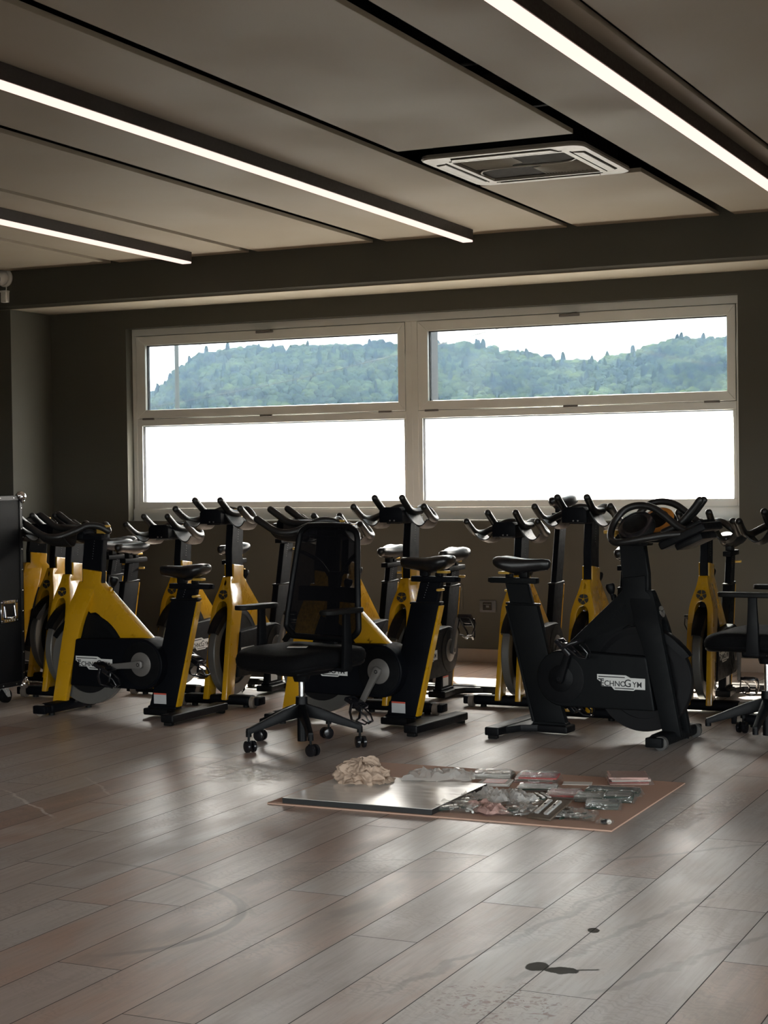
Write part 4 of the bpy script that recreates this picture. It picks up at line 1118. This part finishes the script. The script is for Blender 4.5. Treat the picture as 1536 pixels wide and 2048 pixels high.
    for s in (-1, 1): mb.tube(smooth_path([(bx(.78) - .048, s * .03, .775), (bx(.86) - .03, s * .10, .85), (bx(.90) + .012, s * .195, .90)]), .010, 8)
    mb.build('back_spine', 'black_plastic', root)
    # armrests
    for s in (-1, 1):
        mb = MB(); yo = s * .272
        mb.loft([[(-.045, yo - .011, .375), (.015, yo - .011, .375), (.015, yo + .011, .375), (-.045, yo + .011, .375)], [(-.042, yo - .011, .50), (.008, yo - .011, .50), (.008, yo + .011, .50), (-.042, yo + .011, .50)],
                 [(-.036, yo - .009, .60), (.004, yo - .009, .60), (.004, yo + .009, .60), (-.036, yo + .009, .60)], [(-.036, yo - .009, .632), (.004, yo - .009, .632), (.004, yo + .009, .632), (-.036, yo + .009, .632)]], True, .004, 2)
        mb.box((-.045, min(s * .10, s * .278), .366), (.015, max(s * .10, s * .278), .384), .005, 2)
        ar = mb.build('armrest', 'black_plastic', root)
        mb = MB(); P = []
        for k in range(28):
            a = 2 * math.pi * k / 28; ca, sa = math.cos(a), math.sin(a)
            P.append((.012 + .128 * (abs(ca) ** .55) * (1 if ca > 0 else -1), yo + (.040 + .004 * ca) * (abs(sa) ** .6) * (1 if sa > 0 else -1)))
        mb.prism(P, 'z', .630, .652, .006, 3); mb.build('arm_pad', 'rubber', ar, ang=40)
    return root
def chairs():
    a = make_chair(52); b = copy_tree(a)
    a.location = (-3.647, 6.846, 0); a.rotation_euler = (0, 0, R(-106)); tag(a, 'black office chair with a tall mesh back standing in the middle of the room', 'office chair', 'black office chairs')
    b.location = (-1.695, 7.752, 0); b.rotation_euler = (0, 0, R(176)); tag(b, 'black office chair cut off by the right edge of the photo', 'office chair', 'black office chairs')
    for o, l0 in ((b, 199 - 176),):
        k = 0
        for ch in o.children:
            n = ch.name.split('.')[0]
            if n == 'base_leg':
                q = R(l0 + 72 * k); ch.rotation_euler = (0, 0, q); ang = q; k += 1
            if n == 'caster':
                ch.location = (math.cos(ang) * .270, math.sin(ang) * .270, 0); ch.rotation_euler = (0, 0, ang + R((-150, 100, 20, -70, 130)[k - 1]))
                ch.location.z = 0
    for o in (a, b):
        for ch in o.children:
            n = ch.name.split('.')[0]
            if o is b and n in ('seat_cushion', 'seat_shell', 'seat_mechanism', 'armrest', 'back_frame', 'back_mesh', 'lumbar_support', 'back_spine'): ch.location.z += .055
            if o is b and n == 'gas_lift': ch.scale = (1, 1, 1.25); ch.location.z -= .055
            if o is a and n == 'armrest': ch.location.z -= .0
    c = MB(); c.box((-.045, -.028, 0), (.045, .028, .0015))
    tag(c.build('paper_card', 'paper', None, (-3.640, 6.80, .468), (0, 0, R(20)), flat=True), 'small white card lying on the seat of the middle office chair', 'card')
chairs()

# ================================================================== FLIGHT CASE
def flight_case():
    x1, y0, y1, z0, z1 = -5.865, 6.95, 7.70, .098, 1.165; x0 = x1 - .62
    root = empty('flight_case', ((x0 + x1) / 2, (y0 + y1) / 2, 0), 0, 'tall black flight case on casters at the left edge of the photo', 'flight case')
    ox, oy = (x0 + x1) / 2, (y0 + y1) / 2; hx, hy = (x1 - x0) / 2, (y1 - y0) / 2
    mb = MB(); mb.box((-hx + .004, -hy + .004, z0 + .004), (hx - .004, hy - .004, z1 - .004), .003, 1); mb.build('body', 'case_laminate', root)
    mb = MB(); w, t = .026, .003
    for sx in (-1, 1):
        for sy in (-1, 1):
            mb.box((min(sx * hx, sx * (hx - w)), min(sy * hy, sy * (hy - .006)), z0), (max(sx * hx, sx * (hx - w)), max(sy * hy, sy * (hy - .006)), z1), .001, 1)
            mb.box((min(sx * hx, sx * (hx - .006)), min(sy * hy, sy * (hy - w)), z0), (max(sx * hx, sx * (hx - .006)), max(sy * hy, sy * (hy - w)), z1), .001, 1)
    for z in (z0, z1):
        a, b = (z, z + w) if z == z0 else (z - w, z)
        for sx in (-1, 1): mb.box((min(sx * hx, sx * (hx - .006)), -hy, a), (max(sx * hx, sx * (hx - .006)), hy, b), .001, 1)
        for sy in (-1, 1): mb.box((-hx, min(sy * hy, sy * (hy - .006)), a), (hx, max(sy * hy, sy * (hy - .006)), b), .001, 1)
    ed = mb.build('edge_profile', 'case_edge', root)
    mb = MB()
    for i in range(9):
        z = z0 + .07 + (z1 - z0 - .14) * i / 8
        mb.ball((hx + .0005, hy - .013, z), .005, (.6, 1, 1), 1); mb.ball((hx + .0005, -hy + .013, z), .005, (.6, 1, 1), 1)
    for i in range(6):
        y = -hy + .08 + (2 * hy - .16) * i / 5
        mb.ball((hx + .0005, y, z1 - .013), .005, (.6, 1, 1), 1); mb.ball((hx + .0005, y, z0 + .013), .005, (.6, 1, 1), 1); mb.ball((hx - .013, y, z1 + .0005), .005, (1, 1, .6), 1)
    mb.build('rivets', 'chrome', ed)
    for sx in (-1, 1):
        for sy in (-1, 1):
            for z in (z0, z1):
                sz = -1 if z == z0 else 1
                mb = MB(); mb.ball((sx * (hx - .006), sy * (hy - .006), z - sz * .006), .030, (1, 1, 1), 3)
                for d in ((1, 0, 0), (0, 1, 0), (0, 0, 1)):
                    c = Vector((sx * hx, sy * hy, z))
                    q = c - Vector((sx * (.03 if d[0] else .0), sy * (.03 if d[1] else 0), sz * (.03 if d[2] else 0)))
                    mb.ball(q, .014, (1, 1, 1), 2)
                mb.build('ball_corner', 'chrome', root)
    # recessed butterfly latch / handle plate
    cy_, cz_ = hy - .135, .522
    mb = MB(); e = .006
    for lo, hi in (((hx - .002, cy_ - .075, cz_ + .042), (hx + .003, cy_ + .075, cz_ + .062)), ((hx - .002, cy_ - .075, cz_ - .062), (hx + .003, cy_ + .075, cz_ - .042)), ((hx - .002, cy_ - .075, cz_ - .062), (hx + .003, cy_ - .052, cz_ + .062)), ((hx - .002, cy_ + .052, cz_ - .062), (hx + .003, cy_ + .075, cz_ + .062))): mb.box(lo, hi, .002, 1)
    pl = mb.build('handle_plate', 'chrome', root)
    mb = MB(); mb.box((hx - .012, cy_ - .053, cz_ - .043), (hx + .0005, cy_ + .053, cz_ + .043)); mb.build('handle_dish', 'black_gloss', pl)
    mb = MB(); mb.tube([(hx + .002, cy_ - .045, cz_ + .03), (hx + .010, cy_ - .045, cz_ - .03), (hx + .012, cy_, cz_ - .036), (hx + .010, cy_ + .045, cz_ - .03), (hx + .002, cy_ + .045, cz_ + .03)], .005, 8); mb.build('handle_bow', 'chrome', pl)
    mb = MB()
    for i in range(7):
        for sz in (-1, 1): mb.ball((hx + .003, cy_ - .066 + .022 * i, cz_ + sz * .052), .004, (.6, 1, 1), 1)
    mb.build('plate_rivets', 'chrome', pl)
    for sx in (-1, 1):
        for sy in (-1, 1):
            mb = MB(); c = (sx * (hx - .08), sy * (hy - .11), 0)
            mb.box((c[0] - .045, c[1] - .05, .088), (c[0] + .045, c[1] + .05, .098), .002, 1); mb.prism([(c[1] - .03, .09), (c[1] + .03, .09), (c[1] + .045, .035), (c[1] + .02, .035)], 'x', c[0] - .026, c[0] - .022); mb.prism([(c[1] - .03, .09), (c[1] + .03, .09), (c[1] + .045, .035), (c[1] + .02, .035)], 'x', c[0] + .022, c[0] + .026)
            cs = mb.build('caster', 'steel', root)
            mb = MB(); mb.lathe((c[0], c[1] + .03, .040), (1, 0, 0), [(.02, -.018), (.038, -.016), (.040, 0), (.038, .016), (.02, .018)], 28); mb.build('wheel', 'rubber', cs)
flight_case()

# ================================================================== BOARDS AND HARDWARE ON THE FLOOR
rnd = random.Random(3)
def boards():
    mb = MB(); mb.box((-3.137, 5.597, 0), (-1.768, 6.572, .0055), .0008, 1)
    tag(mb.build('cardboard_sheet', 'board_cardboard'), 'large tan hardboard sheet lying flat on the floor under the packets', 'sheet')
    mb = MB(); mb.box((-3.078, 5.519 + .09, .0055), (-2.455, 6.155, .0255), .0008, 1)
    o = mb.build('laminate_panel', 'panel_edge')
    tag(o, 'shiny white laminate panel with dark edges lying on the tan sheet', 'panel')
    mb = MB(); mb.box((-3.077, 5.610, .0255), (-2.456, 6.154, .0270), .0004, 1); mb.build('laminate_face', 'white_laminate', o)
boards()

def crumple(nx, ny, w, d, amp, seed, lift=.0, fold=1.):
    rows = []
    for i in range(nx + 1):
        row = []
        for j in range(ny + 1):
            u, v = i / nx - .5, j / ny - .5
            e = max(0, 1 - (2 * max(abs(u), abs(v))) ** 6)
            n1 = mnoise.noise((u * 5 * fold + seed, v * 5 * fold, seed * 1.7)); n2 = mnoise.noise((u * 13 * fold, v * 13 * fold + seed, seed * .7)); n3 = mnoise.noise((u * 27 * fold, v * 27 * fold - seed, 2.1))
            z = amp * (.55 + .6 * n1 + .35 * abs(n2) + .12 * n3) * (.25 + .75 * e) + lift
            row.append((w * u + .12 * w * n2 * .4, d * v + .12 * d * n1 * .4, max(.0008, z)))
        rows.append(row)
    return rows

def rag():
    # a bundled cotton cloth: lumpy dome gathered into radial folds, a tail trailing to the right
    mb = MB(); rings = []
    n, m = 140, 44
    for i in range(m + 1):
        t = i / m; ring = []
        for k in range(n):
            a = 2 * math.pi * k / n
            fold = .16 * math.sin(5 * a + 3.0 * mnoise.noise((math.cos(a) * 1.3, math.sin(a) * 1.3, t * 2.2)) + 3 * t) + .09 * math.sin(11 * a + 5 * t + 4 * mnoise.noise((math.cos(a), math.sin(a), 3 + t)))
            r_ = .112 * math.sin(math.pi * .5 * min(1, (1 - t) * 1.25)) ** .55 * (1 + fold * (1 - .4 * t)) + .010 * mnoise.noise((8 * math.cos(a), 8 * math.sin(a), 6 * t)) + .007 * math.sin(19 * a + 9 * t + 5 * mnoise.noise((2 * math.cos(a), 2 * math.sin(a), 4 * t)))
            if t < .08: r_ *= 1.04
            z = .098 * t ** .75 * (1 + .35 * mnoise.noise((2.6 * math.cos(a), 2.6 * math.sin(a), 1 + 2 * t))) + .016 * math.sin(3 * a + 6 * t) * t + .022 * abs(mnoise.noise((5 * math.cos(a), 5 * math.sin(a), 5 * t))) * min(1, 4 * t) - .010 * abs(mnoise.noise((10 * math.cos(a), 10 * math.sin(a), 9 * t))) * t
            ring.append((r_ * math.cos(a) * 1.12, r_ * math.sin(a) * .92, max(0, z)))
        rings.append(ring)
    mb.loft(rings)
    for (sx, sy, L_, a0, sd) in ((.07, -.05, .16, -25, 4.), (-.02, -.08, .10, -80, 9.), (.10, .0, .13, 8, 13.)):
        rows = crumple(14, 10, L_, .09, .026, sd); M = Matrix.Translation((sx, sy, .002)) @ Matrix.Rotation(R(a0), 4, 'Z')
        mb.grid(rows, mat=M, thick=.0015)
    o = mb.build('cotton_rag', 'rag_cotton', None, (-2.945, 6.035, .0272), (0, 0, R(10)), ang=75); o.data.transform(Matrix.Diagonal((.80, .80, .78, 1)))
    tag(o, 'crumpled beige cotton rag lying on the white panel', 'rag')
rag()

def film(name, pos, rz, w, d, amp, seed, lab, mat='clear_film', cat='plastic bag', fold=1., group=None):
    mb = MB(); rows = crumple(22, 16, w, d, amp, seed, 0, fold)
    mb.grid(rows)
    back = [[(x, y, .0006) for x, y, z in r_] for r_ in rows]
    mb.grid(back)
    return tag(mb.build(name, mat, None, pos, (0, 0, R(rz)), ang=20), lab, cat, group)
film('clear_plastic_bag', (-2.675, 6.19, .0272), 15, .28, .15, .042, 2.2, 'crumpled empty clear plastic bag beside the beige rag', mat='grey_film', fold=1.4)

def packet(name, pos, rz, size, n, core, lab, cat='packet', bag=True, tilt=(0, 0), seed=1., jitter=.004, amp=.004):
    """a stack of n cards in a loose clear bag"""
    root = empty(name, pos, R(rz), lab, cat); root.rotation_euler = (R(tilt[0]), R(tilt[1]), R(rz))
    r_ = random.Random(int(seed * 100)); w, d, h = size
    for i in range(n):
        mb = MB(); hh = h / n
        mb.box((-w / 2, -d / 2, .0004), (w / 2, d / 2, hh * .93), min(.001, hh * .2), 1)
        m = core[i % len(core)]
        mb.build('card', m, root, (r_.uniform(-jitter, jitter), r_.uniform(-jitter, jitter), .0004 + i * hh), (0, 0, R(r_.uniform(-4, 4))))
    if bag:
        mb = MB(); rows = crumple(16, 12, w * 1.16, d * 1.18, amp + .002, seed, h)
        for r in rows:
            for j, (x, y, z) in enumerate(r):
                k = max(abs(x) / (w * .58), abs(y) / (d * .59))
                if k > .86: r[j] = (x, y, max(.0008, z * max(.05, 1 - (k - .86) / .14 * .95)))
        mb.grid(rows); mb.build('bag', 'clear_film', root, ang=20)
    return root

def print_rect(root, lo, hi, z, mat, name='print'):
    mb = MB(); mb.box((lo[0], lo[1], z), (hi[0], hi[1], z + .0006)); return mb.build(name, mat, root, flat=True)

zb = .0056
packet('white_packet', (-2.525, 6.405, zb), 12, (.155, .10, .022), 3, ['paper'], 'white packets in clear bags at the back edge of the tan sheet', seed=1.3, amp=.010)
p = packet('red_card_packet', (-2.462, 6.268, zb), 12, (.125, .115, .012), 2, ['paper', 'paper'], 'white edged card with a red print beside the corner of the white panel', seed=2.1, bag=False)
print_rect(p, (-.045, -.045), (.045, .042), .0128, 'paper_red')
p = packet('red_leaflet_bundle', (-2.330, 6.395, zb), 8, (.155, .12, .026), 4, ['paper_red', 'card_brown', 'paper_pink', 'paper_red'], 'bagged bundle of red leaflets at the back of the tan sheet', seed=3.7, amp=.012, jitter=.012)
mb = MB(); mb.box((-.058, -.032, 0), (.058, .032, .003), .001, 1)
tag(mb.build('white_card', 'paper', None, (-2.160, 6.392, zb), (0, 0, R(14)), flat=True), 'single off white card lying between red leaflets and pink folders', 'card')
packet('pink_folder_stack', (-1.985, 6.515, zb), 24, (.155, .155, .030), 5, ['paper_pink', 'paper_red', 'paper', 'paper_pink', 'paper_pink'], 'stack of pink folders in a clear bag at the back right of the tan sheet', seed=4.4, jitter=.007, amp=.001)
for i, (x, y, rz, w, d, h, lab) in enumerate([(-1.965, 6.245, 8, .20, .085, .020, 'dark green bagged packet just in front of the pink folder stack'),
        (-1.905, 6.125, 10, .11, .10, .024, 'dark green packet with a pale printed pattern, nearest the right side of the sheet'),
        (-2.010, 6.095, 10, .11, .10, .020, 'dark green packet with grey print between the red packet and the patterned one'),
        (-1.920, 5.975, 14, .12, .09, .022, 'dark green rounded packet nearest the camera on the right')]):
    p = packet('green_packet', (x, y, zb), rz, (w, d, h), 2, ['card_green'], lab, seed=5.2 + i, amp=.006)
    if i == 1: print_rect(p, (-.045, -.035), (.045, .040), h + .0006, 'card_grey')
    if i == 2: print_rect(p, (-.04, -.01), (.03, .025), h + .0006, 'card_grey')
    if i == 3: print_rect(p, (-.045, .0), (.02, .035), h + .0006, 'card_grey')
packet('brown_packet', (-2.265, 6.215, zb), 12, (.15, .105, .014), 2, ['card_brown', 'card_green'], 'flat brown and green packet behind the metal parts', seed=6.6, amp=.004)
packet('red_packet', (-2.125, 6.130, zb), 12, (.13, .14, .016), 2, ['card_brown', 'paper_red'], 'clear bagged red packet in the middle of the tan sheet', seed=7.7, amp=.006)

def hardware(name, pos, rz, w, d, n, lab, seed, amp=.03, bag=True, core=None):
    root = empty(name, pos, R(rz), lab, 'bag'); r_ = random.Random(int(seed * 91))
    mb = MB(); mb2 = MB()
    for i in range(n):
        x, y, a = r_.uniform(-w * .38, w * .38), r_.uniform(-d * .36, d * .36), r_.uniform(0, math.pi)
        z = r_.uniform(.003, amp * .55); L_ = r_.uniform(.018, .05); dx, dy = math.cos(a) * L_ / 2, math.sin(a) * L_ / 2
        q = mb if i % 3 else mb2
        if i % 2: q.cyl((x - dx, y - dy, z), (x + dx, y + dy, z + r_.uniform(-.002, .006)), r_.uniform(.0025, .005), n=8)
        else: q.box((-L_ / 2, -.007, -.0025), (L_ / 2, .007, .0025), .001, 1, mat=Matrix.Translation((x, y, z)) @ Matrix.Rotation(a, 4, 'Z') @ Matrix.Rotation(r_.uniform(-.3, .3), 4, 'X'))
    mb.build('metal_parts', core or 'steel', root, ang=30); mb2.build('dark_parts', 'card_green', root, ang=30)
    if bag:
        mb = MB(); rows = crumple(20, 16, w, d, amp, seed, .004, 1.3); mb.grid(rows); mb.grid([[(x, y, .0008) for x, y, z in r] for r in rows]); mb.build('bag', 'clear_film', root, ang=20)
    return root
hardware('hardware_bag', (-2.405, 5.735, zb), 6, .19, .13, 26, 'clear bag of small metal parts beside the dark edge of the white panel', 1.1, .030)
hardware('hardware_bag', (-2.395, 5.885, zb), 14, .15, .15, 18, 'clear bag of pale metal rods behind the first bag of parts', 2.3, .034)
film('clear_plastic_bag', (-2.335, 5.925, .010), -38, .17, .10, .050, 5.1, 'tall grey crumpled plastic bag rising from the middle of the parts', mat='grey_film', fold=.8)
film('clear_plastic_bag', (-2.262, 5.965, .012), -42, .20, .09, .042, 8.4, 'glossy white crumpled plastic bag behind the grey one', mat='white_film', fold=1.0)
film('pink_plastic_bag', (-2.300, 5.755, .007), -42, .20, .10, .034, 11.9, 'pinkish plastic bag lying in front of the metal parts', mat='paper_pink', fold=.7)
hardware('hardware_bag', (-2.150, 5.770, zb), 4, .17, .16, 30, 'clear bag of steel brackets in the middle of the front edge', 3.9, .042)
def bracket_rack(pos, rz, lab):
    root = empty('bracket_set', pos, R(rz), lab, 'brackets')
    mb = MB(); mb.box((-.06, -.045, .002), (.06, .045, .010), .002, 1); mb.build('tray', 'card_green', root)
    for i in range(5):
        mb = MB(); x = -.048 + .024 * i; mb.box((x - .007, -.05, .010), (x + .007, .05, .017), .002, 1); mb.build('bracket', 'steel' if i % 2 else 'paper', root)
bracket_rack((-2.205, 6.005, .010), 38, 'row of white brackets on a dark tray beside the white plastic bag')
def twin_tray():
    root = empty('bracket_tray', (-2.045, 5.745, zb), R(-14), 'brown tray holding two steel bars at the front of the sheet', 'tray')
    M = Matrix.Rotation(R(18), 4, 'X')
    mb = MB(); mb.box((-.052, -.075, .026), (.052, .075, .034), .002, 1, mat=M); mb.box((-.052, .055, .0), (.052, .075, .028), .002, 1); mb.build('tray_base', 'card_brown', root)
    for x in (-.022, .018):
        mb = MB(); mb.box((x - .009, -.05, .034), (x + .009, .05, .043), .003, 2, mat=M); b = mb.build('steel_bar', 'steel', root)
        mb = MB(); mb.cyl((x, .012, .042), (x, .012, .044), .005, n=12, mat=M); mb.build('bar_hole', 'black_gloss', b)
twin_tray()
hardware('hardware_bag', (-1.960, 5.765, zb), 8, .16, .12, 22, 'clear bag with chrome strips next to the brown tray', 6.2, .030)
def nut_bag():
    root = empty('nut_bag', (-1.822, 5.690, zb), 0, 'tiny knotted bag with a dark nut at the front right corner', 'bag')
    mb = MB(); mb.lathe((0, 0, 0), (0, 0, 1), [(.010, .001), (.016, .004), (.016, .014), (.009, .017), (.001, .017)], 18); mb.build('nut', 'black_gloss', root)
    mb = MB(); mb.ball((.016, -.004, .010), .010, (1, 1, .9), 2); mb.build('white_cap', 'paper', root)
    mb = MB(); mb.grid(crumple(12, 10, .06, .05, .020, 4.4, .002, 1.2)); mb.build('bag', 'clear_film', root, ang=20)
nut_bag()
